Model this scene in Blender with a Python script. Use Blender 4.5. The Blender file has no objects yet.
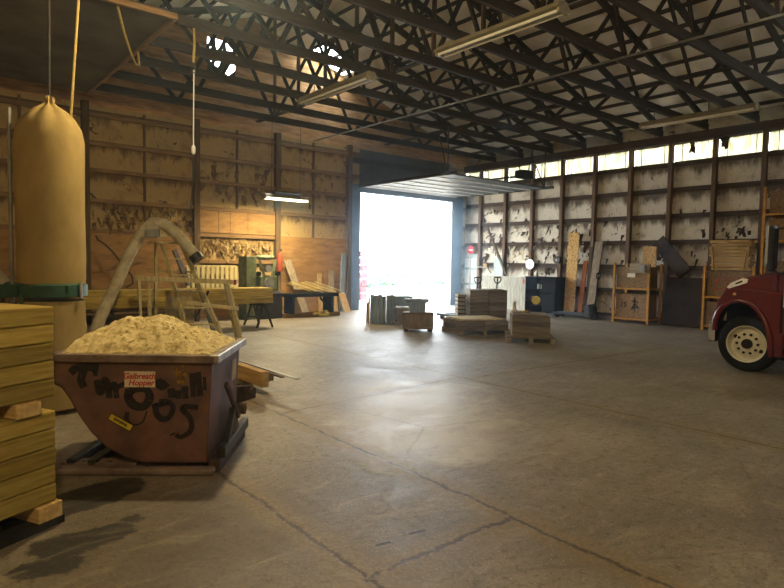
import bpy, bmesh, math, random
from mathutils import Vector, Matrix, noise as mnoise
random.seed(7)
SC = bpy.context.scene
COL = SC.collection
PI = math.pi

# ------------------------------------------------------------------ camera
YAW, PITCH, ROLL, FPX = 0.693782, 0.0561685, 0.016579, 591.2
cam = bpy.data.cameras.new('camera'); cam_o = bpy.data.objects.new('camera', cam); COL.objects.link(cam_o)
fw = Vector((math.sin(YAW)*math.cos(PITCH), math.cos(YAW)*math.cos(PITCH), -math.sin(PITCH)))
rt = Vector((math.cos(YAW), -math.sin(YAW), 0)); up = rt.cross(fw)
r2 = math.cos(ROLL)*rt + math.sin(ROLL)*up; u2 = -math.sin(ROLL)*rt + math.cos(ROLL)*up
M = Matrix((r2, u2, -fw)).transposed().to_4x4(); M.translation = Vector((0, 0, 1.70))
cam_o.matrix_world = M
cam.sensor_fit = 'HORIZONTAL'; cam.sensor_width = 36.0; cam.lens = 36.0*FPX/784.0
cam.clip_start = 0.05; cam.clip_end = 500
SC.camera = cam_o

# ------------------------------------------------------------------ world, sun, exposure
W = bpy.data.worlds.new('sky'); SC.world = W; W.use_nodes = True
bg = W.node_tree.nodes['Background']; bg.inputs[0].default_value = (0.80, 0.91, 1.0, 1); bg.inputs[1].default_value = 24.0
sun = bpy.data.lights.new('sun', 'SUN'); sun.energy = 16.0; sun.angle = 0.02; sun.color = (1.0, 0.96, 0.88)
sun_o = bpy.data.objects.new('sun', sun); COL.objects.link(sun_o)
sun_o.rotation_euler = Vector((-0.62, -0.10, -0.78)).to_track_quat('-Z', 'Y').to_euler()
vs = SC.view_settings
SC.display_settings.display_device = 'sRGB'
vs.view_transform = 'Standard'; vs.look = 'None'; vs.gamma = 1.0; vs.exposure = 0.0; vs.use_curve_mapping = False
LAMP_WARM = (1.0, 0.80, 0.45)
LAMP_POWER = [560.0, 400.0, 70.0, 300.0]
HAZE, HAZE_DOOR = 0.003, 0.065                        # thin dust through the hall, plus haze added at the door as its glare

# ------------------------------------------------------------------ materials
def lin(c):
    if isinstance(c, str):
        c = tuple(int(c[i:i+2], 16)/255 for i in (0, 2, 4))
    return tuple((x/12.92 if x <= 0.04045 else ((x+0.055)/1.055)**2.4) for x in c)
class NT:
    def __init__(s, name):
        s.m = bpy.data.materials.new(name); s.m.use_nodes = True; s.t = s.m.node_tree
        s.b = s.t.nodes['Principled BSDF']
    def n(s, typ, **kw):
        nd = s.t.nodes.new(typ)
        for k, v in kw.items(): setattr(nd, k, v)
        return nd
    def l(s, a, b): s.t.links.new(a, b)
    def inp(s, sock, v):
        if hasattr(v, 'is_linked') or isinstance(v, bpy.types.NodeSocket): s.l(v, sock)
        else: sock.default_value = v
    def math(s, op, a, b=0.0, c=None, clamp=False):
        nd = s.n('ShaderNodeMath', operation=op); nd.use_clamp = clamp
        s.inp(nd.inputs[0], a); s.inp(nd.inputs[1], b)
        if c is not None: s.inp(nd.inputs[2], c)
        return nd.outputs[0]
    def sstep(s, v, a, b):
        nd = s.n('ShaderNodeMapRange', interpolation_type='SMOOTHSTEP'); nd.inputs[1].default_value = a; nd.inputs[2].default_value = b
        s.l(v, nd.inputs[0]); return nd.outputs[0]
    def noise(s, vec, scale, detail=5, rough=0.6, dist=0.0):
        nd = s.n('ShaderNodeTexNoise'); nd.inputs['Scale'].default_value = scale; nd.inputs['Detail'].default_value = detail
        nd.inputs['Roughness'].default_value = rough; nd.inputs['Distortion'].default_value = dist
        s.l(vec, nd.inputs['Vector']); return nd.outputs['Fac']
    def ramp(s, fac, stops):
        nd = s.n('ShaderNodeValToRGB'); cr = nd.color_ramp
        while len(cr.elements) < len(stops): cr.elements.new(0.5)
        for e, (p, c) in zip(cr.elements, stops): e.position = p; e.color = (*lin(c), 1)
        s.l(fac, nd.inputs[0]); return nd.outputs[0]
    def mix(s, fac, a, b, mode='MIX'):
        nd = s.n('ShaderNodeMix', data_type='RGBA', blend_type=mode)
        s.inp(nd.inputs[0], fac)
        for sock, v in ((nd.inputs[6], a), (nd.inputs[7], b)):
            if isinstance(v, (str, tuple)): sock.default_value = (*lin(v), 1)
            else: s.l(v, sock)
        return nd.outputs[2]
    def coord(s, which='Object', stretch=(1, 1, 1)):
        tc = s.n('ShaderNodeTexCoord'); mp = s.n('ShaderNodeMapping'); mp.inputs['Scale'].default_value = stretch
        s.l(tc.outputs[which], mp.inputs[0]); return mp.outputs[0]
    def world(s):
        return s.n('ShaderNodeNewGeometry').outputs['Position']
    def bump(s, h, strength, dist=0.02):
        nd = s.n('ShaderNodeBump'); nd.inputs['Strength'].default_value = strength; nd.inputs['Distance'].default_value = dist
        s.l(h, nd.inputs['Height']); s.l(nd.outputs[0], s.b.inputs['Normal'])

def mat(name, stops, scale=4.0, rough=0.8, bump=0.25, stretch=(1, 1, 1), metal=0.0, rand=0.0, detail=5, spec=0.3, fine=None):
    q = NT(name); v = q.coord('Object', stretch)
    f = q.noise(v, scale, detail)
    col = q.ramp(f, stops)
    if fine:
        g = q.noise(q.coord('Object', (1, 1, 1)), fine[0], 3)
        col = q.mix(q.sstep(g, fine[1], fine[1]+0.12), col, fine[2])
    if rand:
        oi = q.n('ShaderNodeObjectInfo'); hs = q.n('ShaderNodeHueSaturation')
        q.l(q.math('MULTIPLY_ADD', oi.outputs['Random'], rand, 1-rand*0.5), hs.inputs['Value'])
        q.l(col, hs.inputs['Color']); col = hs.outputs[0]
    q.l(col, q.b.inputs['Base Color'])
    q.b.inputs['Roughness'].default_value = rough; q.b.inputs['Metallic'].default_value = metal
    q.b.inputs['Specular IOR Level'].default_value = spec if rough < 0.7 or spec > 0.3 else 0.10
    if bump: q.bump(f, bump)
    return q.m
def wood(name, a, b, c, axis=0, rand=0.25, scale=3.0, rough=0.75):
    st = [9, 9, 9]; st[axis] = 0.7
    return mat(name, [(0.25, a), (0.5, b), (0.75, c)], scale, rough, 0.15, tuple(st), rand=rand)

MT = {}
MT['timber_dark'] = wood('timber_dark', '261d16', '382c22', '4a3d30', 0)
MT['timber_dark_y'] = wood('timber_dark_y', '2b2119', '3f3127', '524434', 1)
MT['timber_dark_z'] = wood('timber_dark_z', '453527', '604a37', '78614b', 2)
MT['timber_warm_x'] = wood('timber_warm_x', '5a4228', '7d6040', '937550', 0)
MT['timber_warm_z'] = wood('timber_warm_z', '3f2f1e', '5d482f', '76603f', 2)
MT['pine_x'] = wood('pine_x', '76602e', 'a08840', 'c4ac62', 0, 0.85)
MT['pine_y'] = wood('pine_y', '9c7a48', 'bb9a62', 'd2b57c', 1, 0.3)
MT['pine_z'] = wood('pine_z', '8f7042', 'ad8c58', 'c2a66f', 2, 0.3)
MT['plank_grey_x'] = wood('plank_grey_x', '544b3e', '74695a', '8f8470', 0, 0.6)
MT['plank_grey_y'] = wood('plank_grey_y', '63584a', '85785f', '9c8e74', 1, 0.4)
MT['plank_grey_z'] = wood('plank_grey_z', '5c5042', '7d6f5b', '968870', 2, 0.3)
MT['haze_grey_z'] = wood('haze_grey_z', '5e6972', '7a8790', '95a0a6', 2, 0.3)  # grey with the doorway's blue haze put into the colour
MT['plank_brown_z'] = wood('plank_brown_z', '33261b', '4a392a', '5a4735', 2, 0.3)
MT['red_wood_z'] = wood('red_wood_z', '7a4426', '9a5a34', 'b0703f', 2, 0.2)
MT['ladder_wood'] = wood('ladder_wood', '93845c', 'b5a676', 'cabb8c', 2, 0.1)
MT['osb'] = mat('osb', [(0.3, '5e4020'), (0.45, 'a57c44'), (0.55, 'd0ac70'), (0.66, '7c5a30')], 16, 0.8, 0.3, (1, 1.6, 1), detail=3)
MT['osb_dark'] = mat('osb_dark', [(0.3, '4e3b27'), (0.45, '7a6042'), (0.6, '927654'), (0.7, '5c462f')], 20, 0.85, 0.3, (1, 1.6, 1), detail=3)
MT['plywood_orange'] = mat('plywood_orange', [(0.3, '775734'), (0.5, '8f6b40'), (0.7, '9c784a')], 2.5, 0.8, 0.08, (1, 1, 4))
MT['plywood_brown'] = mat('plywood_brown', [(0.3, '2b2118'), (0.5, '3d3024'), (0.7, '4a3b2c')], 3, 0.8, 0.1)
MT['plywood_pale'] = mat('plywood_pale', [(0.3, '8b7a54'), (0.5, 'a59367'), (0.7, 'b5a478')], 3, 0.8, 0.1, (3, 3, 1))
MT['hopper_paint'] = mat('hopper_paint', [(0.3, '402b23'), (0.5, '614439'), (0.62, '704f42'), (0.75, '5c3626')], 3.0, 0.55, 0.08, spec=0.4, fine=(9, 0.66, '553a26'))
MT['hopper_rim'] = mat('hopper_rim', [(0.3, '5c4c44'), (0.55, '7d6c61'), (0.75, '927f73')], 5, 0.5, 0.1, metal=0.2, fine=(8, 0.6, '6f4a36'))
MT['bare_steel'] = mat('bare_steel', [(0.3, '8b8580'), (0.6, 'bcb6ae')], 8, 0.35, 0.1, metal=0.8)
MT['rust'] = mat('rust', [(0.3, '382d27'), (0.5, '52433a'), (0.7, '645248')], 7, 0.75, 0.2, metal=0.3)
MT['dark_steel'] = mat('dark_steel', [(0.3, '24211d'), (0.6, '3c3832')], 7, 0.5, 0.15, metal=0.5)
MT['black_metal'] = mat('black_metal', [(0.3, '0f0f10'), (0.7, '1b1b1c')], 4, 0.9, 0.05)
MT['black_plastic'] = mat('black_plastic', [(0.3, '0d0d0e'), (0.7, '1b1b1d')], 4, 0.5, 0.0)
MT['canvas'] = mat('canvas', [(0.25, '7d6a42'), (0.5, '96804f'), (0.75, 'a78f5e')], 2.2, 0.95, 0.12, (1, 1, 0.6), fine=(60, 0.62, '93763f'))
MT['dust_hose'] = mat('dust_hose', [(0.3, '95886a'), (0.6, 'b8aa88')], 6, 0.7, 0.1)
MT['green_steel'] = mat('green_steel', [(0.3, '22382b'), (0.6, '30503c')], 5, 0.5, 0.08, fine=(7, 0.62, '5a5a34'))
MT['machine_green'] = mat('machine_green', [(0.3, '4d5235'), (0.55, '6d7350'), (0.75, '8b8a62')], 6, 0.6, 0.2)
MT['grey_metal'] = mat('grey_metal', [(0.3, '77756c'), (0.7, '96948a')], 5, 0.5, 0.08, metal=0.4)
MT['lamp_housing'] = mat('lamp_housing', [(0.3, '73684f'), (0.7, '8e8265')], 5, 0.6, 0.05)
MT['tube_off'] = mat('tube_off', [(0.3, 'c9c3b2'), (0.7, 'dcd6c6')], 5, 0.3, 0.0)
MT['rope'] = mat('rope', [(0.3, '8f7a44'), (0.7, 'b79c5c')], 30, 0.9, 0.3)
MT['wire'] = mat('wire', [(0.3, '35302a'), (0.7, '4a443b')], 9, 0.7, 0.0)
MT['jamb_haze_blue'] = mat('jamb_haze_blue', [(0.3, '48586a'), (0.7, '607488')], 3, 0.6, 0.05)  # blue glow of the doorway painted into the jamb colour
MT['door_panel'] = mat('door_panel', [(0.3, '33363a'), (0.7, '42464a')], 3, 0.5, 0.05)
MT['white_trim'] = mat('white_trim', [(0.3, 'c6c4be'), (0.7, 'e4e2dc')], 4, 0.6, 0.05)
MT['white_dirty'] = mat('white_dirty', [(0.3, '757062'), (0.6, '979282'), (0.8, '6b604e')], 3, 0.7, 0.1, (6, 6, 1))
MT['white_door'] = mat('white_door', [(0.3, '8d9490'), (0.7, 'a4aaa6')], 3, 0.6, 0.05)
MT['red_sign'] = mat('red_sign', [(0.3, 'c0342e'), (0.7, 'd8463e')], 4, 0.5, 0.0)
MT['red_paint'] = mat('red_paint', [(0.3, '8c3a24'), (0.7, 'a84a2e')], 6, 0.6, 0.1)
MT['truck_red'] = mat('truck_red', [(0.3, '52060f'), (0.7, '600a15')], 2, 0.25, 0.0, spec=0.6)
MT['chrome'] = mat('chrome', [(0.3, 'c8c8c8'), (0.7, 'e2e2e2')], 3, 0.12, 0.0, metal=1.0)
MT['wheel_cream'] = mat('wheel_cream', [(0.3, 'c6c0ae'), (0.7, 'dcd8c8')], 6, 0.5, 0.05)
MT['tyre'] = mat('tyre', [(0.3, '121212'), (0.7, '1f1f1f')], 9, 0.85, 0.2)
MT['white_paint'] = mat('white_paint', [(0.3, 'd8d4cc'), (0.7, 'ece8e0')], 5, 0.5, 0.0)
MT['amber'] = mat('amber', [(0.3, 'd08a3a'), (0.7, 'e0a050')], 5, 0.3, 0.0)
MT['rack_yellow'] = mat('rack_yellow', [(0.3, '9a6a1c'), (0.6, 'bd862a'), (0.8, '8f5e20')], 6, 0.6, 0.1)
MT['sign_white'] = mat('sign_white', [(0.3, 'b9a88c'), (0.6, 'd6c8ae'), (0.8, 'a08b6c')], 9, 0.6, 0.05)
MT['sign_red'] = mat('sign_red', [(0.3, 'a01c1c'), (0.7, 'b82a26')], 9, 0.6, 0.0)
MT['sticker_yellow'] = mat('sticker_yellow', [(0.3, 'b8a020'), (0.7, 'd0ba34')], 9, 0.6, 0.0)
def spray(name, c, lo, hi):
    q = NT(name); f = q.noise(q.coord('Object', (1, 1, 1)), 26, 6, 0.7); tb_ = q.n('ShaderNodeBsdfTransparent'); mx = q.n('ShaderNodeMixShader')
    q.b.inputs['Base Color'].default_value = (*lin(c), 1); q.b.inputs['Roughness'].default_value = 0.8
    q.l(q.sstep(f, lo, hi), mx.inputs[0]); q.l(tb_.outputs[0], mx.inputs[1]); q.l(q.b.outputs[0], mx.inputs[2]); q.l(mx.outputs[0], q.t.nodes['Material Output'].inputs[0]); return q.m
MT['spray_black'] = spray('spray_black', '1c1613', 0.22, 0.52)
MT['spray_yellow'] = spray('spray_yellow', '8a6a22', 0.38, 0.62)
MT['paper_dark'] = mat('paper_dark', [(0.3, '231b13'), (0.5, '3d3022'), (0.75, '5c4a33')], 6, 0.9, 0.2)
MT['paper_brown'] = mat('paper_brown', [(0.3, '46341f'), (0.5, '664d2e'), (0.75, '80633c')], 6, 0.9, 0.2)
MT['paper_tan'] = mat('paper_tan', [(0.3, '5d492c'), (0.5, '8a7148'), (0.75, 'a88e60')], 6, 0.9, 0.2)
MT['cardboard'] = mat('cardboard', [(0.3, '80663f'), (0.7, '9c8053')], 4, 0.85, 0.05)
MT['jack_blue'] = mat('jack_blue', [(0.3, '3d4753'), (0.7, '566270')], 5, 0.5, 0.05)
MT['yellow_plate'] = mat('yellow_plate', [(0.3, 'c2a61e'), (0.7, 'dcc02e')], 5, 0.5, 0.0)
MT['blade_steel'] = mat('blade_steel', [(0.3, '8f8f8b'), (0.7, 'a8a8a2')], 5, 0.4, 0.0, metal=0.6)
MT['paper_white'] = mat('paper_white', [(0.3, 'd6d2c6'), (0.7, 'e8e4d8')], 5, 0.8, 0.0)
MT['asphalt_pale'] = mat('asphalt_pale', [(0.3, '9a968e'), (0.7, 'b5b1a8')], 1.5, 0.9, 0.1)
MT['leaf'] = mat('leaf', [(0.3, '17380c'), (0.7, '2f5a18')], 5, 0.8, 0.1)
MT['teal'] = mat('teal', [(0.3, '1f5f56'), (0.7, '2a7268')], 3, 0.6, 0.0)
MT['brick_pink'] = mat('brick_pink', [(0.3, '4a1c1c'), (0.55, '7a3a3a'), (0.75, '8a5a58')], 5, 0.8, 0.1, rand=0.5)
MT['sawdust'] = mat('sawdust', [(0.28, 'a08c5c'), (0.5, 'd2be88'), (0.72, 'e6d6a6')], 16, 0.95, 0.5, fine=(45, 0.6, '7d5f35'), detail=8)
MT['glass_dark'] = mat('glass_dark', [(0.3, '121518'), (0.7, '181c20')], 2, 0.08, 0.0, spec=0.6)

def glass_mat():
    q = NT('truck_glass'); q.b.inputs['Base Color'].default_value = (0.25, 0.28, 0.28, 1)
    q.b.inputs['Transmission Weight'].default_value = 1.0; q.b.inputs['Roughness'].default_value = 0.02; q.b.inputs['IOR'].default_value = 1.1
    return q.m
MT['glass'] = glass_mat()
def pane_mat():
    q = NT('fibreglass_pane'); t = q.t
    v = q.world(); mp = q.n('ShaderNodeMapping'); mp.inputs['Scale'].default_value = (1, 9, 1.2); q.l(v, mp.inputs[0])
    f = q.noise(mp.outputs[0], 1.6, 6, 0.7)
    c = q.ramp(f, [(0.25, '5c563e'), (0.42, '9a9580'), (0.62, 'bcb8a6')])
    tr = q.n('ShaderNodeBsdfTranslucent'); q.l(c, tr.inputs[0])
    df = q.n('ShaderNodeBsdfDiffuse'); q.l(c, df.inputs[0])
    mx = q.n('ShaderNodeMixShader'); mx.inputs[0].default_value = 0.8; q.l(df.outputs[0], mx.inputs[1]); q.l(tr.outputs[0], mx.inputs[2])
    q.l(mx.outputs[0], t.nodes['Material Output'].inputs[0]); return q.m
MT['pane'] = pane_mat()
def emit_mat(name, c, s):
    q = NT(name); q.b.inputs['Base Color'].default_value = (*c, 1); q.b.inputs['Emission Color'].default_value = (*c, 1)
    q.b.inputs['Emission Strength'].default_value = s; return q.m
MT['tube_lit'] = emit_mat('tube_lit', (1.0, 0.93, 0.66), 9.0)
MT['bulb'] = emit_mat('bulb', LAMP_WARM, 12.0)

def insulation_mat(name, axis, light, mid, dirt, dark):
    """paper-faced insulation between girts: dirt hangs below each girt in drips, holes and smears elsewhere"""
    q = NT(name); v = q.world(); sp = q.n('ShaderNodeSeparateXYZ'); q.l(v, sp.inputs[0])
    z = sp.outputs[2]
    t = q.math('FRACT', q.math('DIVIDE', q.math('SUBTRACT', z, 0.1), 0.747))
    mp = q.n('ShaderNodeMapping'); sc = [1, 1, 1]; sc[axis] = 2.4; sc[2] = 0.7; mp.inputs['Scale'].default_value = sc; q.l(v, mp.inputs[0])
    drip = q.noise(mp.outputs[0], 1.6, 6, 0.65)
    blot = q.noise(v, 2.3, 6, 0.62, 0.4)
    base = q.ramp(blot, [(0.3, mid), (0.48, light), (0.7, light)])
    d1 = q.math('ADD', q.math('MULTIPLY', t, 0.75), q.math('MULTIPLY', drip, 0.85))
    base = q.mix(q.sstep(d1, 0.84, 1.12), base, dirt)
    hol = q.noise(v, 4.2, 5, 0.55, 1.2)
    base = q.mix(q.math('MULTIPLY', q.sstep(hol, 0.635, 0.68), 0.85), base, dark)
    seam = q.noise(mp.outputs[0], 5.0, 2, 0.5)
    base = q.mix(q.math('MULTIPLY', q.sstep(seam, 0.62, 0.72), 0.35), base, dirt)
    q.l(base, q.b.inputs['Base Color']); q.b.inputs['Roughness'].default_value = 0.85; q.b.inputs['Specular IOR Level'].default_value = 0.15
    q.bump(hol, 0.4, 0.04); return q.m
MT['insul_right'] = insulation_mat('insul_right', 1, 'c6bdaa', '9d9380', '5d5142', '2b231b')
MT['insul_back'] = insulation_mat('insul_back', 0, 'a58a5a', '8b7047', '5f482b', '3b2c1e')
MT['roof_board'] = mat('roof_board', [(0.3, 'd2c8b6'), (0.5, 'ece4d4'), (0.7, 'f2ecdf')], 1.1, 0.9, 0.05, fine=(3.5, 0.68, 'a09079'))
MT['soffit'] = mat('soffit', [(0.3, '514737'), (0.5, '635846'), (0.7, '6f634f')], 1.2, 0.9, 0.05)
MT['gable_plank'] = mat('gable_plank', [(0.3, '8f673f'), (0.5, 'b58a5a'), (0.7, 'c9a273')], 2, 0.85, 0.1, (1, 1, 6))
MT['header_dark'] = mat('header_dark', [(0.3, '3d3a36'), (0.6, '55514b')], 2, 0.85, 0.05)

def floor_mat():
    q = NT('concrete_floor'); v = q.world(); sp = q.n('ShaderNodeSeparateXYZ'); q.l(v, sp.inputs[0])
    flat = q.n('ShaderNodeCombineXYZ'); q.l(sp.outputs[0], flat.inputs[0]); q.l(sp.outputs[1], flat.inputs[1]); v = flat.outputs[0]
    big = q.noise(v, 0.45, 7, 0.62); midn = q.noise(v, 1.9, 7, 0.7, 0.6); fine = q.noise(v, 14, 6, 0.7); grit = q.noise(v, 60, 3, 0.6)
    col = q.ramp(big, [(0.3, '564c3b'), (0.5, '736857'), (0.68, '897e6c')])
    col = q.mix(q.math('MULTIPLY', q.sstep(midn, 0.52, 0.68), 0.5), col, '9a907b')
    col = q.mix(q.math('MULTIPLY', q.sstep(fine, 0.52, 0.66), 0.5), col, '43361f')
    col = q.mix(q.math('MULTIPLY', q.sstep(grit, 0.56, 0.68), 0.5), col, 'b5a47e')
    pit = q.noise(v, 32, 4, 0.65)
    col = q.mix(q.math('MULTIPLY', q.sstep(pit, 0.57, 0.66), 0.55), col, '372b1b')
    # warped coordinate so the joints wander
    wn = q.n('ShaderNodeTexNoise'); wn.inputs['Scale'].default_value = 5.0; wn.inputs['Detail'].default_value = 6; q.l(v, wn.inputs['Vector'])
    off = q.n('ShaderNodeVectorMath', operation='SUBTRACT'); q.l(wn.outputs['Color'], off.inputs[0]); off.inputs[1].default_value = (0.5, 0.5, 0.5)
    ofs = q.n('ShaderNodeVectorMath', operation='SCALE'); q.l(off.outputs[0], ofs.inputs[0]); ofs.inputs['Scale'].default_value = 0.10
    wv = q.n('ShaderNodeVectorMath', operation='ADD'); q.l(v, wv.inputs[0]); q.l(ofs.outputs[0], wv.inputs[1]); wv = wv.outputs[0]
    def seg(a, b, vec=None):
        vec = vec or wv
        s1 = q.n('ShaderNodeVectorMath', operation='SUBTRACT'); q.l(vec, s1.inputs[0]); s1.inputs[1].default_value = (*a, 0)
        d = Vector((b[0]-a[0], b[1]-a[1], 0)); L2 = max(d.length_squared, 1e-6)
        dt = q.n('ShaderNodeVectorMath', operation='DOT_PRODUCT'); q.l(s1.outputs[0], dt.inputs[0]); dt.inputs[1].default_value = d/L2
        h = q.math('ADD', dt.outputs['Value'], 0.0, clamp=True)
        sc = q.n('ShaderNodeVectorMath', operation='SCALE'); sc.inputs[0].default_value = d; q.l(h, sc.inputs['Scale'])
        s2 = q.n('ShaderNodeVectorMath', operation='SUBTRACT'); q.l(s1.outputs[0], s2.inputs[0]); q.l(sc.outputs[0], s2.inputs[1])
        ln = q.n('ShaderNodeVectorMath', operation='LENGTH'); q.l(s2.outputs[0], ln.inputs[0]); return ln.outputs['Value']
    def union(ds):
        r = ds[0]
        for d in ds[1:]: r = q.math('MINIMUM', r, d)
        return r
    # pale worn, dusty patch in the middle of the slab and scuffed band beside the joint
    patch = seg((3.9, 4.2), (5.2, 5.6)); pm = q.math('ADD', patch, q.math('MULTIPLY', midn, -1.6))
    col = q.mix(q.math('MULTIPLY', q.sstep(pm, 0.35, -0.45), 0.55), col, 'b9b09c')
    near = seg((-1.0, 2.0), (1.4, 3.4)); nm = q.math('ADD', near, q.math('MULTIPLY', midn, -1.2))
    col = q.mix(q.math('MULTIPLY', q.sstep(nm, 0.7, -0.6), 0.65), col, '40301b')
    # oil stains by the hopper; the patch along its front also paints its shadow
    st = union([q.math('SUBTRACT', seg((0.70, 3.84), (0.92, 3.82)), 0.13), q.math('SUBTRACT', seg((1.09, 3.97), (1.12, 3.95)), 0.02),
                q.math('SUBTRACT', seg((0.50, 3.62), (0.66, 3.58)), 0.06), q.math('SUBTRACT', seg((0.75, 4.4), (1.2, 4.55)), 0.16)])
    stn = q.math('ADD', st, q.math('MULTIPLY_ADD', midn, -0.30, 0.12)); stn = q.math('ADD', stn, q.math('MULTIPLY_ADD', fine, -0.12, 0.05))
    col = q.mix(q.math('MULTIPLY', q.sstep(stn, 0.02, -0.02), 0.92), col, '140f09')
    smp = q.n('ShaderNodeMapping'); smp.inputs['Rotation'].default_value = (0, 0, 0.5); smp.inputs['Scale'].default_value = (1.0, 3.0, 1); q.l(v, smp.inputs[0])
    scuff = q.noise(smp.outputs[0], 1.8, 6, 0.7, 0.8)
    col = q.mix(q.math('MULTIPLY', q.sstep(scuff, 0.52, 0.72), 0.3), col, 'b3a688')
    col = q.mix(q.math('MULTIPLY', q.sstep(scuff, 0.47, 0.3), 0.3), col, '3f3220')
    # slab joints and cracks
    J = union([seg((6.3, -6), (6.35, 16)), seg((1.88, -6), (1.90, 5.2)), seg((3.12, 2.43), (3.17, 5.7)), seg((1.86, 2.43), (3.12, 2.44)),
               seg((3.17, 5.7), (6.3, 6.0)), seg((6.5, 5.85), (12.2, 5.75)), seg((3.17, 5.7), (3.2, 9)), seg((3.1, 2.44), (3.0, -4)), seg((12.0, -4), (11.9, 16))])
    crk = q.n('ShaderNodeTexVoronoi', feature='DISTANCE_TO_EDGE'); crk.inputs['Scale'].default_value = 0.42; q.l(wv, crk.inputs['Vector'])
    col = q.mix(q.math('MULTIPLY', q.sstep(crk.outputs[0], 0.010, 0.0), 0.3), col, '453826')
    dirt = q.sstep(q.math('ADD', J, q.math('MULTIPLY', fine, -0.22)), 0.10, -0.06)
    col = q.mix(q.math('MULTIPLY', dirt, 0.6), col, '6f5c38')
    col = q.mix(q.math('MULTIPLY', q.math('MULTIPLY', dirt, q.sstep(pit, 0.5, 0.6)), 0.35), col, '9a865c')
    jl = q.sstep(q.math('ADD', J, q.math('MULTIPLY_ADD', pit, 0.05, -0.025)), 0.026, 0.008)
    col = q.mix(q.math('MULTIPLY', jl, 0.85), col, '2e2417')
    sl = union([q.math('SUBTRACT', seg((2.155, 2.69), (2.235, 2.675), v), 0.012), q.math('SUBTRACT', seg((2.41, 2.68), (2.51, 2.66), v), 0.012)])
    col = q.mix(q.sstep(sl, 0.004, -0.002), col, '17120c')
    q.l(col, q.b.inputs['Base Color'])
    rg = q.math('ADD', q.math('MULTIPLY', fine, 0.35), q.math('MULTIPLY_ADD', midn, 0.45, 0.13)); rg = q.math('SUBTRACT', rg, q.math('MULTIPLY', q.sstep(pm, 0.35, -0.45), 0.03)); q.l(rg, q.b.inputs['Roughness'])
    q.b.inputs['Specular IOR Level'].default_value = 0.45
    h = q.math('ADD', q.math('MULTIPLY', fine, 0.5), q.math('MULTIPLY', midn, 0.8)); h = q.math('ADD', h, q.math('MULTIPLY', pit, 0.25)); h = q.math('SUBTRACT', h, q.math('MULTIPLY', jl, 0.15))
    q.bump(h, 0.35, 0.02)
    return q.m
MT['floor'] = floor_mat()

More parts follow.
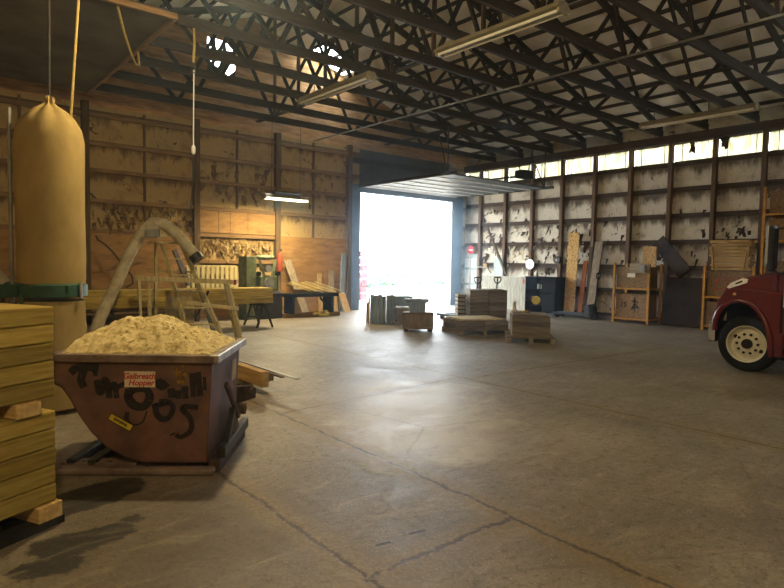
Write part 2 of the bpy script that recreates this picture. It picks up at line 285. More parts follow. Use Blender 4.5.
# ------------------------------------------------------------------ mesh helpers
class MB:
    def __init__(s): s.bm = bmesh.new(); s.smooth = False
    def box(s, c, size, rot=None):
        m = Matrix.Translation(Vector(c))
        if rot is not None: m = m @ (rot if isinstance(rot, Matrix) else Matrix.Rotation(rot, 4, 'Z'))
        m = m @ Matrix.Diagonal((*size, 1)); bmesh.ops.create_cube(s.bm, size=1.0, matrix=m); return s
    def bb(s, x0, x1, y0, y1, z0, z1): return s.box(((x0+x1)/2, (y0+y1)/2, (z0+z1)/2), (abs(x1-x0), abs(y1-y0), abs(z1-z0)))
    def beam(s, a, b, w, h, up=(0, 0, 1)):
        a, b = Vector(a), Vector(b); d = (b-a); L = d.length; d.normalize(); u = Vector(up)
        if abs(d.dot(u)) > 0.98: u = Vector((0, 1, 0))
        side = d.cross(u).normalized(); u = side.cross(d)
        R = Matrix((d, side, u)).transposed().to_4x4()
        return s.box((a+b)/2, (L, w, h), R)
    def cyl(s, a, b, r, r2=None, n=16):
        a, b = Vector(a), Vector(b); d = b-a
        m = Matrix.Translation((a+b)/2) @ d.to_track_quat('Z', 'Y').to_matrix().to_4x4()
        bmesh.ops.create_cone(s.bm, cap_ends=True, segments=n, radius1=r, radius2=r if r2 is None else r2, depth=d.length, matrix=m); s.smooth = True; return s
    def tube(s, pts, r, n=8, caps=True):
        pts = [Vector(p) for p in pts]; rings = []; prev = None
        for i, p in enumerate(pts):
            t = (pts[min(i+1, len(pts)-1)]-pts[max(i-1, 0)]).normalized()
            if prev is None: prev = t.orthogonal().normalized()
            nrm = (prev-t*prev.dot(t)).normalized(); prev = nrm; bn = t.cross(nrm)
            rr = r[i] if isinstance(r, (list, tuple)) else r
            rings.append([s.bm.verts.new(p+rr*(math.cos(k*2*PI/n)*nrm+math.sin(k*2*PI/n)*bn)) for k in range(n)])
        for a, b in zip(rings, rings[1:]):
            for k in range(n): s.bm.faces.new((a[k], a[(k+1) % n], b[(k+1) % n], b[k]))
        if caps: s.bm.faces.new(rings[0][::-1]); s.bm.faces.new(rings[-1])
        s.smooth = True; return s
    def lathe(s, prof, n=28, c=(0, 0, 0), wob=None, cap=True):
        rings = []
        for r, z in prof:
            rings.append([s.bm.verts.new((c[0]+(r+(wob(k*2*PI/n, z) if wob else 0))*math.cos(k*2*PI/n), c[1]+(r+(wob(k*2*PI/n, z) if wob else 0))*math.sin(k*2*PI/n), c[2]+z)) for k in range(n)])
        for a, b in zip(rings, rings[1:]):
            for k in range(n): s.bm.faces.new((a[k], a[(k+1) % n], b[(k+1) % n], b[k]))
        if cap: s.bm.faces.new(rings[0][::-1]); s.bm.faces.new(rings[-1])
        s.smooth = True; return s
    def prism(s, pts, vec):
        vec = Vector(vec); a = [s.bm.verts.new(p) for p in pts]; b = [s.bm.verts.new(Vector(p)+vec) for p in pts]; n = len(pts)
        s.bm.faces.new(a); s.bm.faces.new(b[::-1])
        for k in range(n): s.bm.faces.new((a[(k+1) % n], a[k], b[k], b[(k+1) % n]))
        return s
    def build(s, name, m, parent=None, bevel=0.0, loc=None, autos=True):
        bmesh.ops.recalc_face_normals(s.bm, faces=s.bm.faces)
        me = bpy.data.meshes.new(name); s.bm.to_mesh(me); s.bm.free()
        me.materials.append(MT[m] if isinstance(m, str) else m)
        if s.smooth:
            for p in me.polygons: p.use_smooth = True
            me.set_sharp_from_angle(angle=0.7)
        o = bpy.data.objects.new(name, me); COL.objects.link(o)
        if parent is not None: o.parent = parent
        if loc is not None: o.location = loc
        if bevel:
            bv = o.modifiers.new('bevel', 'BEVEL'); bv.width = bevel; bv.segments = 2; bv.limit_method = 'ANGLE'
        return o
def tag(o, label, cat, group=None, kind=None):
    o['label'] = label; o['category'] = cat
    if group: o['group'] = group
    if kind: o['kind'] = kind
    return o
def thing(name, label, cat, loc=(0, 0, 0), rz=0.0, group=None):
    o = bpy.data.objects.new(name, None); o.empty_display_size = 0.1; COL.objects.link(o)
    o.location = loc; o.rotation_euler = (0, 0, rz); return tag(o, label, cat, group)
def struct(o): o['kind'] = 'structure'; return o
def sroot(name, loc=(0, 0, 0)):
    o = bpy.data.objects.new(name, None); COL.objects.link(o); o.location = loc; return struct(o)
def dup(root, label=None, loc=None, rz=None, group=None):
    c = root.copy(); COL.objects.link(c)
    if loc is not None: c.location = loc
    if rz is not None: c.rotation_euler = (0, 0, rz)
    if label: c['label'] = label
    if group: c['group'] = group
    for ch in list(root.children):
        d = ch.copy(); COL.objects.link(d); d.parent = c
        for g in list(ch.children):
            e = g.copy(); COL.objects.link(e); e.parent = d
    return c
ORD = ['first', 'second', 'third', 'fourth', 'fifth', 'sixth', 'seventh', 'eighth', 'ninth', 'tenth', 'eleventh', 'twelfth', 'thirteenth', 'fourteenth', 'fifteenth', 'sixteenth', 'seventeenth']

# ------------------------------------------------------------------ room shell
XL, XR, YF, YB = -1.4, 17.3, -7.0, 16.3
RIDGE, SL, EAVE = 8.0, 0.31, 5.62
def roofz(x): return EAVE + SL*(XR-0.05-x) if x >= RIDGE else EAVE + SL*(XR-0.05-RIDGE) - SL*(RIDGE-x)
GIRT = [0.10, 0.85, 1.595, 2.34, 3.09, 3.84, 4.58]
PY = [5.75+1.212*k for k in range(-4, 9)]          # wall posts
TY = [4.70+1.262*k for k in range(-4, 9)]          # trusses

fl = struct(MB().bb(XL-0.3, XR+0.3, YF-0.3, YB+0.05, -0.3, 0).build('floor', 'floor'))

# right wall
wr = struct(MB().bb(XR, XR+0.08, YF, YB, 0, 4.60).bb(XR, XR+0.08, YF, YB, 5.17, 5.875).build('wall_right', 'insul_right'))
for k, y in enumerate(PY):
    MB().bb(XR-0.15, XR, y-0.055, y+0.055, 0, 5.45).build('post', 'timber_dark_z', wr)
ys = PY + [YB]
for i in range(len(ys)-1):
    for z in GIRT:
        MB().bb(XR-0.07, XR, ys[i]+0.055, ys[i+1]-0.055, z-0.03, z+0.10 if z > 0.5 else z+0.06).build('girt', 'timber_dark_y', wr)
MB().bb(XR-0.16, XR, YF, YB, 5.20, 5.44).build('top_plate', 'timber_dark_y', wr)
for i in range(len(ys)-1):
    w = sroot('window_%d' % (i+1), (XR, (ys[i]+ys[i+1])/2, 4.62))
    hw = (ys[i+1]-ys[i])/2-0.055
    MB().bb(0.01, 0.02, -hw, hw, 0.0, 0.57).build('pane', 'pane', w)
    MB().bb(-0.03, 0.05, -hw, hw, -0.03, 0.02).build('window_sill', 'timber_dark_y', w)
    mm = MB()
    for q in (-0.33, 0.3): mm.bb(-0.01, 0.009, q*hw*2-0.008, q*hw*2+0.008, 0.02, 0.55)
    mm.build('mullion', 'timber_dark_z', w)

# back wall, with the big door opening and the broken gable vent
DX0, DX1, DZ = 12.03, 16.40, 4.0
wb_m = MB().bb(XL, DX0, YB, YB+0.08, 0, 5.45).bb(DX1, XR, YB, YB+0.08, 0, 5.45)
wb = struct(wb_m.build('wall_back', 'insul_back'))
MB().bb(DX0, DX1, YB, YB+0.08, DZ, 5.45).build('header_panel', 'header_dark', wb)
VX0, VX1, VZ0, VZ1 = 6.72, 7.55, 6.92, 7.85
gz = MB()
gz.prism([(XL, YB, 5.45), (VX0, YB, 5.45), (VX0, YB, roofz(VX0)+0.3), (XL, YB, roofz(XL)+0.3)], (0, 0.05, 0))
gz.prism([(VX0, YB, 5.45), (VX1, YB, 5.45), (VX1, YB, VZ0), (VX0, YB, VZ0)], (0, 0.05, 0))
gz.prism([(VX0, YB, VZ1), (VX1, YB, VZ1), (VX1, YB, roofz(VX1)+0.3), (VX0, YB, roofz(VX0)+0.3)], (0, 0.05, 0))
gz.prism([(VX1, YB, 5.45), (XR, YB, 5.45), (XR, YB, roofz(XR)+0.3), (RIDGE, YB, roofz(RIDGE)+0.3), (VX1, YB, roofz(VX1)+0.3)], (0, 0.05, 0))
gz.build('gable_boarding', 'gable_plank', wb)
# broken boards left across the vent
vb = MB()
vb.beam((VX0, YB+0.02, 7.38), (VX1, YB+0.02, 7.46), 0.03, 0.34)
vb.beam((VX0+0.36, YB+0.02, VZ0), (VX0+0.55, YB+0.02, 7.4), 0.03, 0.20, (1, 0, 0))
vb.beam((VX0+0.2, YB+0.02, 7.5), (VX0+0.15, YB+0.02, VZ1), 0.03, 0.16, (1, 0, 0))
vb.beam((VX0+0.52, YB+0.02, 7.5), (VX0+0.5, YB+0.02, VZ1), 0.03, 0.10, (1, 0, 0))
vb.prism([(VX0, YB, VZ0), (VX0+0.6, YB, VZ0), (VX0, YB, VZ0+0.32)], (0, .04, 0))
vb.prism([(VX1, YB, VZ0), (VX1-0.2, YB, VZ0), (VX1, YB, VZ0+0.18)], (0, .04, 0))
vb.prism([(VX1, YB, VZ1), (VX1-0.3, YB, VZ1), (VX1, YB, VZ1-0.26)], (0, .04, 0))
vb.build('vent_boards', 'timber_dark', wb)
for x in (0.8, 3.57, 6.36, 8.88, 11.55):
    MB().bb(x-0.08, x+0.08, YB-0.17, YB, 0, 5.5).build('post', 'timber_warm_z', wb)
for x in (2.2, 5.0, 7.6, 10.2):
    MB().bb(x-0.03, x+0.03, YB-0.05, YB, 2.4, 5.4).build('stud', 'timber_warm_z', wb)
bx = [XL, 0.8, 3.57, 6.36, 8.88, 11.55]
for a, b in zip(bx, bx[1:]):
    for z in (1.595, 2.34, 3.09, 3.84, 4.50, 5.2):
        MB().bb(a+0.08, b-0.08, YB-0.09, YB, z-0.05, z+0.05).build('girt', 'timber_warm_x', wb)
for a, b, z0, z1 in ((8.97, 11.46, 0.0, 2.38), (6.45, 8.79, 0.0, 0.8), (6.45, 8.79, 2.41, 3.03), (3.66, 6.27, 0.0, 2.28), (0.9, 3.48, 0.0, 2.28)):
    MB().bb(a, b, YB-0.12, YB-0.10, z0, z1).build('plywood_sheet', 'plywood_orange', wb)
for a, b, z in ((8.97, 11.46, 1.2), (8.97, 11.46, 1.75)):
    MB().bb(a, b, YB-0.125, YB-0.12, z-0.006, z+0.006).build('sheet_seam', 'timber_warm_x', wb)
for x in (7.0, 7.35, 7.9):
    MB().bb(x-0.006, x+0.006, YB-0.125, YB-0.12, 2.41, 3.03).build('sheet_seam', 'timber_warm_z', wb)
# door jambs and head of the opening
MB().bb(DX0-0.48, DX0, YB-0.10, YB+0.10, 0, 4.25).build('door_jamb', 'jamb_haze_blue', wb)
MB().bb(DX1, DX1+0.62, YB-0.10, YB+0.10, 0, 4.25).build('door_jamb', 'jamb_haze_blue', wb)
MB().bb(DX1-0.03, DX1, YB-0.14, YB+0.10, 0, 4.0).build('jamb_edge', 'white_trim', wb)
MB().bb(DX0-0.5, DX1+0.62, YB-0.12, YB+0.10, 4.0, 4.22).build('door_header', 'jamb_haze_blue', wb)
MB().bb(11.5, 16.6, YB-0.07, YB-0.01, 4.95, 5.15).build('girt', 'timber_dark', wb)

wl = struct(MB().bb(XL-0.08, XL, YF, YB, 0, 6.0).build('wall_left', 'insul_back'))
wf = struct(MB().prism([(XL, YF, 0), (XR, YF, 0), (XR, YF, roofz(XR)+0.3), (RIDGE, YF, roofz(RIDGE)+0.3), (XL, YF, roofz(XL)+0.3)], (0, -0.08, 0)).build('wall_front', 'insul_back'))

# roof: insulation boards over purlins, a skylight hole near the gable
ce = sroot('ceiling')
def slope(x0, x1, y0, y1, name='roof_board', m='roof_board', dz=0.215, th=0.05):
    pts = [(x0, y0, roofz(x0)+dz), (x1, y0, roofz(x1)+dz), (x1, y1, roofz(x1)+dz), (x0, y1, roofz(x0)+dz)]
    return MB().prism(pts, (0, 0, th)).build(name, m, ce)
SX0, SX1, SY0, SY1 = 9.9, 11.25, 15.25, 16.2
slope(RIDGE, SX0, YF, YB+0.05); slope(SX1, XR+0.3, YF, YB+0.05); slope(SX0, SX1, YF, SY0); slope(SX0, SX1, SY1, YB+0.05)
slope(XL-0.1, RIDGE, YF, YB+0.05)
pur = None
x = 17.0
while x > XL:
    if pur is None or abs(x-RIDGE) > 0.1:
        zc = roofz(x)+0.165
        MB().bb(x-0.02, x+0.02, YF, YB-0.02, zc-0.045, zc+0.045).build('purlin', 'timber_dark_y', ce)
    x -= 0.60
SOX, SOY0, SOY1 = 3.36, 9.32, 14.9
so = struct(MB().bb(XL, SOX, SOY0, SOY1, 5.395, 5.44).build('trim_1', 'soffit'))
MB().beam((SOX-0.02, SOY0, 5.38), (SOX-0.02, SOY1, 5.38), 0.06, 0.08).build('edge_board', 'timber_warm_x', so)
MB().beam((XL, SOY0, 5.38), (SOX, SOY0, 5.38), 0.06, 0.08).build('edge_board', 'timber_warm_x', so)

# ------------------------------------------------------------------ trusses
def truss():
    t = thing('roof_truss', 'x', 'roof truss', (0, TY[-1], 0), 0, 'roof trusses')
    MB().bb(XL, XR-0.05, -0.035, 0.035, 5.45, 5.62).build('bottom_chord', 'timber_dark', t)
    MB().beam((XR-0.1, 0, roofz(XR-0.1)+0.03), (RIDGE, 0, roofz(RIDGE)+0.03), 0.07, 0.16).build('top_chord', 'timber_dark', t)
    MB().beam((XL, 0, roofz(XL)+0.03), (RIDGE, 0, roofz(RIDGE)+0.03), 0.07, 0.16).build('top_chord', 'timber_dark', t)
    MB().beam((RIDGE, 0, 5.5), (RIDGE, 0, roofz(RIDGE)), 0.04, 0.09, (1, 0, 0)).build('king_post', 'timber_dark_z', t)
    for s in (1, -1):
        for b, q in ((5.55, 6.75), (5.55, 4.15), (2.65, 4.15), (2.65, 1.35), (0.0, 1.35)):
            xb, xq = RIDGE+s*b, RIDGE+s*q
            if min(xb, xq) < XL: continue
            MB().beam((xb, 0.02, 5.52), (xq, 0.02, roofz(xq)), 0.045, 0.085).build('web', 'timber_dark', t)
    return t
tr = truss()
for k in range(len(TY)):
    lab = 'dark timber roof truss, %s one out from the bright doorway wall' % ORD[k]
    if k == 0: tr['label'] = lab; tr.location = (0, TY[-1], 0)
    else: dup(tr, lab, (0, TY[-1-k], 0))
def runner(name, label, cat, X, z, y0, y1, w, m, r=None):
    mm = MB()
    if r: mm.cyl((X, y0, z), (X, y1, z), r, n=8)
    else: mm.bb(X-w/2, X+w/2, y0, y1, z-0.02, z+0.02)
    return tag(mm.build(name, m), label, cat)
runner('conduit', 'thin grey conduit under the chords, right of the middle fluorescent lamp', 'conduit', 10.1, 5.425, 1.5, 16.1, .05, 'grey_metal', 0.022)
runner('brace_board', 'flat dark brace board on the truss chords left of the conduit', 'brace', 8.15, 5.70, -3, 16.1, .12, 'timber_dark_y')
runner('brace_board', 'flat dark brace board on the truss chords nearest the windows', 'brace', 13.0, 5.70, -3, 16.1, .12, 'timber_dark_y')

# ------------------------------------------------------------------ overhead door, rolled up under the roof
d1 = sroot('door_1', (0, 0, 4.17))
DY1, DY0 = 16.05, 11.95
npan = 6; pd = (DY1-DY0)/npan
for i in range(npan):
    y0 = DY0+i*pd
    MB().bb(12.0, 16.42, y0+0.02, y0+pd-0.02, 0.0, 0.05).build('door_section', 'door_panel', d1)
    MB().bb(12.0, 16.42, y0+pd-0.10, y0+pd-0.02, -0.02, 0.0).build('section_rail', 'white_trim', d1)
for x in (11.95, 16.47):
    MB().bb(x-0.03, x+0.03, DY0-0.3, YB-0.12, -0.03, 0.06).build('track', 'dark_steel', d1)
for x, y in ((11.95, 12.0), (16.47, 12.0)):
    MB().beam((x, y, 0.0), (x, y, 1.33), 0.03, 0.03).build('hanger_strap', 'dark_steel', d1)
    MB().beam((x, y, 0.0), (x+0.6, y+1.0, 1.33), 0.03, 0.03).build('hanger_strap', 'dark_steel', d1)
op = thing('door_opener', 'black door opener motor hung on rods over the raised door', 'opener', (15.7, 12.25, 4.45))
MB().bb(-0.26, 0.26, -0.18, 0.18, 0, 0.25).build('housing', 'black_metal', op, 0.02)
MB().bb(-0.04, 0.04, 0.18, 3.7, 0.06, 0.12).build('rail', 'dark_steel', op)
for sx in (-0.2, 0.2): MB().beam((sx, 0, 0.22), (sx*2.2, 0.0, 1.02), 0.025, 0.025).build('hanger_rod', 'dark_steel', op)

# white six-panel door standing in the last bay by the corner
d2 = sroot('door_2', (XR-0.09, 15.86, 0.04))
MB().bb(-0.04, 0, -0.36, 0.36, 0, 1.97).build('door_leaf', 'white_door', d2)
for yy in (-0.17, 0.17):
    for z0, z1 in ((0.15, 0.75), (0.85, 1.35), (1.45, 1.8)):
        MB().bb(-0.055, -0.04, yy-0.12, yy+0.12, z0, z1).build('door_panel', 'white_trim', d2, 0.01)
MB().cyl((-0.05, 0.29, 0.95), (-0.10, 0.29, 0.95), 0.03).build('door_knob', 'chrome', d2)
o = thing('stop_sign', 'small red octagonal sign above the white panelled door', 'sign', (XR-0.2, 15.8, 2.17), 0)
pts = [(-0.0, 0.17*math.cos(PI/8+k*PI/4), 0.17*math.sin(PI/8+k*PI/4)) for k in range(8)]
MB().prism(pts, (-0.01, 0, 0)).build('sign_plate', 'red_sign', o)
MB().bb(-0.014, -0.011, -0.1, 0.1, -0.025, 0.025).build('sign_band', 'paper_white', o)
MB().cyl((0.2, 0, 0.16), (-0.005, 0, 0.16), 0.008).build('hook', 'dark_steel', o)

# ------------------------------------------------------------------ torn insulation paper on both walls
def torn(mb, c, size, nrm):
    """one ragged strip of paper, loose at its lower end and curling off the wall"""
    ax = Vector((0, 1, 0)) if abs(nrm.x) > 0.5 else Vector((1, 0, 0)); zz = Vector((0, 0, 1))
    L = size*random.uniform(1.0, 2.6); w = size*random.uniform(0.25, 0.7); lean = random.uniform(-0.5, 0.5); curl = random.uniform(0.02, 0.12); n = 5; prev = None
    for k in range(n+1):
        t = k/n; ww = w*(1-0.5*t)*random.uniform(0.6, 1.15)
        p = c-zz*(L*(t-0.4))+ax*(lean*L*t+random.uniform(-.15, .15)*w)+nrm*(0.01+curl*t*t)
        a = mb.bm.verts.new(p-ax*ww); b = mb.bm.verts.new(p+ax*ww+nrm*random.uniform(0, 0.03))
        if prev: mb.bm.faces.new((prev[0], prev[1], b, a))
        prev = (a, b)
def flaps(name, m, parent, spots, nrm):
    mb = MB()
    for (a0, a1, z0, z1, cnt, s0, s1) in spots:
        for _ in range(cnt):
            a = random.uniform(a0, a1); z = random.uniform(z0, z1)
            c = Vector((XR-0.01, a, z)) if nrm.x else Vector((a, YB-0.02, z))
            torn(mb, c, random.uniform(s0, s1), nrm)
    o = mb.build(name, m, parent); o['kind'] = 'stuff'; return o
NX, NY = Vector((-1, 0, 0)), Vector((0, -1, 0))
flaps('torn_paper', 'paper_dark', wr, [(10.7, 15.3, 1.7, 3.0, 85, .05, .15), (13.1, 15.3, 3.1, 3.7, 14, .06, .14), (5.9, 10.4, 2.4, 3.6, 8, .05, .13), (6.0, 6.9, 2.45, 2.75, 10, .05, .13), (7, 10.4, 1.75, 2.2, 10, .05, .16)], NX)
flaps('torn_paper_pale', 'sign_white', wr, [(10.7, 15.3, 1.7, 3.0, 55, .05, .13), (6.0, 10.4, 1.7, 2.7, 10, .04, .09)], NX)
flaps('torn_paper', 'paper_brown', wb, [(3.7, 6.2, 2.4, 2.95, 45, .06, .16), (6.5, 8.7, 1.7, 2.2, 40, .05, .13), (6.5, 8.6, 3.2, 4.3, 16, .06, .2), (9, 11.4, 3.2, 4.9, 14, .04, .14)], NY)
flaps('torn_paper_pale', 'paper_tan', wb, [(3.7, 6.2, 2.4, 2.95, 40, .06, .16), (6.5, 8.7, 1.7, 2.2, 50, .05, .13), (6.5, 8.6, 3.2, 4.3, 14, .06, .2), (9, 11.4, 3.2, 4.9, 10, .05, .14)], NY)
mb = MB()
for y, z in ((7.62, 4.98), (6.75, 5.1), (6.72, 5.0)):
    for k in range(3): torn(mb, Vector((XR-0.03, y+random.uniform(-.07, .07), z+random.uniform(-.1, .1))), 0.14, NX)
o = mb.build('torn_paper', 'paper_dark', wr); o['kind'] = 'stuff'

# ------------------------------------------------------------------ lamps
def fluorescent(label, loc, L, lit=False, hang=0.5, rz=0.0):
    t = thing('fluorescent_lamp', label, 'ceiling lamp', loc, rz, 'fluorescent strip lamps')
    m = MB(); m.prism([(-0.16, -L/2, 0.0), (0.16, -L/2, 0.0), (0.07, -L/2, 0.10), (-0.07, -L/2, 0.10)], (0, L, 0)); m.build('housing', 'lamp_housing', t)
    for sx in (-0.07, 0.07): MB().cyl((sx, -L/2+0.04, -0.03), (sx, L/2-0.04, -0.03), 0.022, n=10).build('tube', 'tube_lit' if lit else 'tube_off', t)
    for sy in (-1, 1): MB().bb(-0.11, 0.11, sy*(L/2-0.02)-0.02, sy*(L/2-0.02)+0.02, -0.055, 0.0).build('end_cap', 'lamp_housing', t)
    hy = [y-loc[1] for y in TY if abs(y-loc[1]) < L/2] if not rz else [-0.45, 0.45]
    for y in (hy[0], hy[-1]): MB().cyl((0, y, 0.09), (0, y, hang), 0.008, n=6).build('hanger', 'wire', t)
    return t
fluorescent('long unlit fluorescent lamp hung below the trusses near the skylight', (6.9, 10.25, 5.15), 2.5)
fluorescent('long unlit fluorescent lamp at the top edge, nearest the viewer', (7.0, 6.07, 5.15), 2.4)
fluorescent('long unlit fluorescent lamp hung close above the bright wall windows', (14.25, 6.25, 5.12), 2.6)
fl_o = fluorescent('lit fluorescent lamp hanging low over the workbench wall', (8.38, 14.80, 3.39), 1.4, True, 2.13, PI/2)
MB().prism([(-0.17, -0.42, 0.10), (0.17, -0.42, 0.10), (0.03, -0.42, 0.17), (-0.03, -0.42, 0.17)], (0, 0.84, 0)).build('hood', 'dark_steel', fl_o)
for c in fl_o.children:
    if c.name.startswith('hanger'): c.visible_shadow = True
ar = bpy.data.lights.new('strip_light', 'AREA'); ar.shape = 'RECTANGLE'; ar.size = 0.2; ar.size_y = 1.2; ar.energy = LAMP_POWER[3]; ar.color = (1.0, 0.84, 0.5)
ao = bpy.data.objects.new('strip_light', ar); COL.objects.link(ao); ao.parent = fl_o; ao.location = (0, 0, -0.07)
def highbay(label, loc, power, top=5.45):
    t = thing('high_bay_lamp', label, 'ceiling lamp', loc, 0, 'round high bay lamps')
    MB().lathe([(0.05, 0.34), (0.10, 0.30), (0.13, 0.18), (0.27, 0.0), (0.26, 0.0), (0.12, 0.17), (0.09, 0.28), (0.04, 0.32)], 24).build('shade', 'lamp_housing', t)
    MB().lathe([(0.02, 0.22), (0.06, 0.16), (0.08, 0.08), (0.05, 0.02), (0.01, 0.0)], 16).build('bulb', 'bulb', t)
    MB().cyl((0, 0, 0.33), (0, 0, top-loc[2]), 0.01, n=6).build('cord', 'wire', t)
    L = bpy.data.lights.new('lamp_light', 'POINT'); L.energy = power; L.color = LAMP_WARM; L.shadow_soft_size = 0.12
    lo = bpy.data.objects.new('lamp_light', L); COL.objects.link(lo); lo.parent = t; lo.location = (0, 0, -0.06)
highbay('warm high bay lamp hanging above the sawdust hopper', (2.9, 6.3, 4.95), LAMP_POWER[0])
highbay('warm high bay lamp hanging above the stack of timber beams', (-0.4, -0.6, 4.9), LAMP_POWER[1])
highbay('added unseen warm fill lamp hanging above the middle of the open floor', (8.6, 2.2, 5.0), LAMP_POWER[2])  # extra lamp out of view, added to keep the right wall bright

# ------------------------------------------------------------------ sawdust hopper
HX, HY, HR = 1.69, 5.14, math.atan2(-0.609, 0.793)
hp = thing('tipping_hopper', 'rusty brown steel tipping hopper heaped with sawdust, spray-painted front', 'hopper', (HX, HY, 0), HR)
prof = [(-0.64, 0.93), (-0.64, 0.70), (-0.585, 0.675), (-0.52, 0.58), (-0.45, 0.45), (-0.36, 0.32), (-0.24, 0.20), (-0.10, 0.12), (0.04, 0.085), (0.53, 0.085), (0.575, 0.93)]
VF, VBk = -0.47, 0.50
m = MB()
for v0 in (VF, VBk-0.012): m.prism([(u, v0, z) for u, z in prof], (0, 0.012, 0))
t_in = []
for (u0, z0), (u1, z1) in zip(prof, prof[1:]):
    d = Vector((u1-u0, 0, z1-z0)).normalized(); nn = Vector((d.z, 0, -d.x))*-0.012
    m.prism([(u0, VF, z0), (u1, VF, z1), Vector((u1, VF, z1))+nn, Vector((u0, VF, z0))+nn], (0, VBk-VF, 0))
m.build('bin', 'hopper_paint', hp)
RZ = 0.915
MB().bb(-0.67, 0.60, VF-0.035, VF+0.03, RZ-0.035, RZ+0.025).build('rim', 'hopper_rim', hp, 0.006)
MB().bb(-0.67, 0.60, VBk-0.03, VBk+0.035, RZ-0.035, RZ+0.025).build('rim', 'hopper_rim', hp, 0.006)
MB().bb(0.56, 0.63, VF-0.035, VBk+0.035, RZ-0.035, RZ+0.028).build('rim', 'bare_steel', hp, 0.006)['label'] = 'worn bare steel rim edge'
MB().bb(-0.675, -0.61, VF-0.035, VBk+0.035, RZ-0.035, RZ+0.025).build('rim', 'hopper_rim', hp, 0.006)
for v in (VF-0.03, VBk+0.04): 
    m = MB(); m.bb(-0.62, 0.60, v-0.045, v+0.045, 0.0, 0.06); m.build('base_rail', 'hopper_rim', hp, 0.02)
bp = MB().bb(-0.60, -0.02, VF+0.0, VF+0.13, 0.05, 0.078).build('base_plate', 'hopper_rim', hp, 0.004)
m = MB()
for k in range(4): m.cyl((-0.54+0.10*k, VF+0.04, 0.0775), (-0.54+0.10*k, VF+0.04, 0.0795), 0.018, n=12)
m.build('plate_holes', 'black_plastic', bp)
MB().bb(0.54, 0.63, VF, VBk, 0.0, 0.10).build('base_channel', 'rust', hp, 0.01)
MB().bb(0.595, 0.66, VF+0.06, VBk, 0.10, 0.19).build('base_channel', 'dark_steel', hp, 0.01)
MB().bb(-0.56, -0.49, VF, VBk, 0.03, 0.11).build('base_channel', 'dark_steel', hp, 0.01)
MB().bb(-0.40, -0.33, VF, VBk, 0.03, 0.10).build('base_channel', 'dark_steel', hp, 0.01)
MB().bb(-0.56, 0.56, 0.02, 0.10, 0.02, 0.08).build('base_channel', 'dark_steel', hp)
# latch side: bracket, lever and strut
m = MB(); m.prism([(0.595, -0.12, 0.19), (0.595, 0.20, 0.19), (0.595, 0.12, 0.42), (0.595, -0.02, 0.36)], (0.04, 0, 0)); m.build('latch_bracket', 'rust', hp, 0.006)
MB().beam((0.62, -0.22, 0.66), (0.65, 0.12, 0.30), 0.03, 0.045).build('release_lever', 'rust', hp, 0.006)
MB().beam((0.63, -0.28, 0.16), (0.63, -0.02, 0.40), 0.05, 0.06).build('strut', 'dark_steel', hp, 0.006)
MB().cyl((0.60, 0.16, 0.36), (0.70, 0.16, 0.36), 0.05).build('pivot_pin', 'rust', hp)
MB().prism([(0.585, 0.12, 0.62), (0.588, 0.26, 0.62), (0.590, 0.26, 0.80), (0.587, 0.12, 0.80)], (0.006, 0, 0)).build('sticker', 'plywood_pale', hp)
# maker's plate, lettered in red
def text(body, size, m, parent, loc, rot, shear=0.0, ext=0.0008):
    cu = bpy.data.curves.new('lettering', 'FONT'); cu.body = body; cu.size = size; cu.shear = shear; cu.align_x = 'CENTER'; cu.align_y = 'CENTER'; cu.extrude = ext; cu.offset = size*0.025
    o = bpy.data.objects.new('tmp', cu); COL.objects.link(o)
    dg = bpy.context.evaluated_depsgraph_get(); me = bpy.data.meshes.new_from_object(o.evaluated_get(dg)); bpy.data.objects.remove(o)
    me.materials.clear(); me.materials.append(MT[m]); r = bpy.data.objects.new('lettering', me); COL.objects.link(r); r.parent = parent; r.location = loc; r.rotation_euler = rot
    return r
FY = VF-0.0135
pl = MB().bb(-0.118, 0.118, -0.002, 0.002, -0.062, 0.062).build('sign_plate', 'sign_white', hp, 0.0015, loc=(0.015, VF-0.002, 0.745))
text('Galbreath', 0.062, 'sign_red', pl, (-0.005, -0.003, 0.024), (PI/2, 0, 0), 0.25)
text('Hopper', 0.062, 'sign_red', pl, (0.01, -0.003, -0.028), (PI/2, 0, 0), 0.25)
st = MB().bb(-0.10, 0.10, -0.0015, 0.0015, -0.030, 0.030).build('warning_sticker', 'black_plastic', hp, loc=(-0.135, VF-0.0015, 0.405)); st.rotation_euler = (0, math.radians(30), 0)
MB().bb(-0.094, 0.094, -0.0025, -0.0015, -0.024, 0.024).build('sticker_face', 'sticker_yellow', st)
mb = MB()
for k in range(7): mb.bb(-0.055+k*0.016, -0.046+k*0.016, -0.0032, -0.0025, -0.014+0.003*(k % 3), 0.015-0.003*(k % 2))
mb.bb(-0.06, 0.06, -0.0032, -0.0025, -0.003, 0.002)
mb.build('sticker_print', 'black_plastic', st)
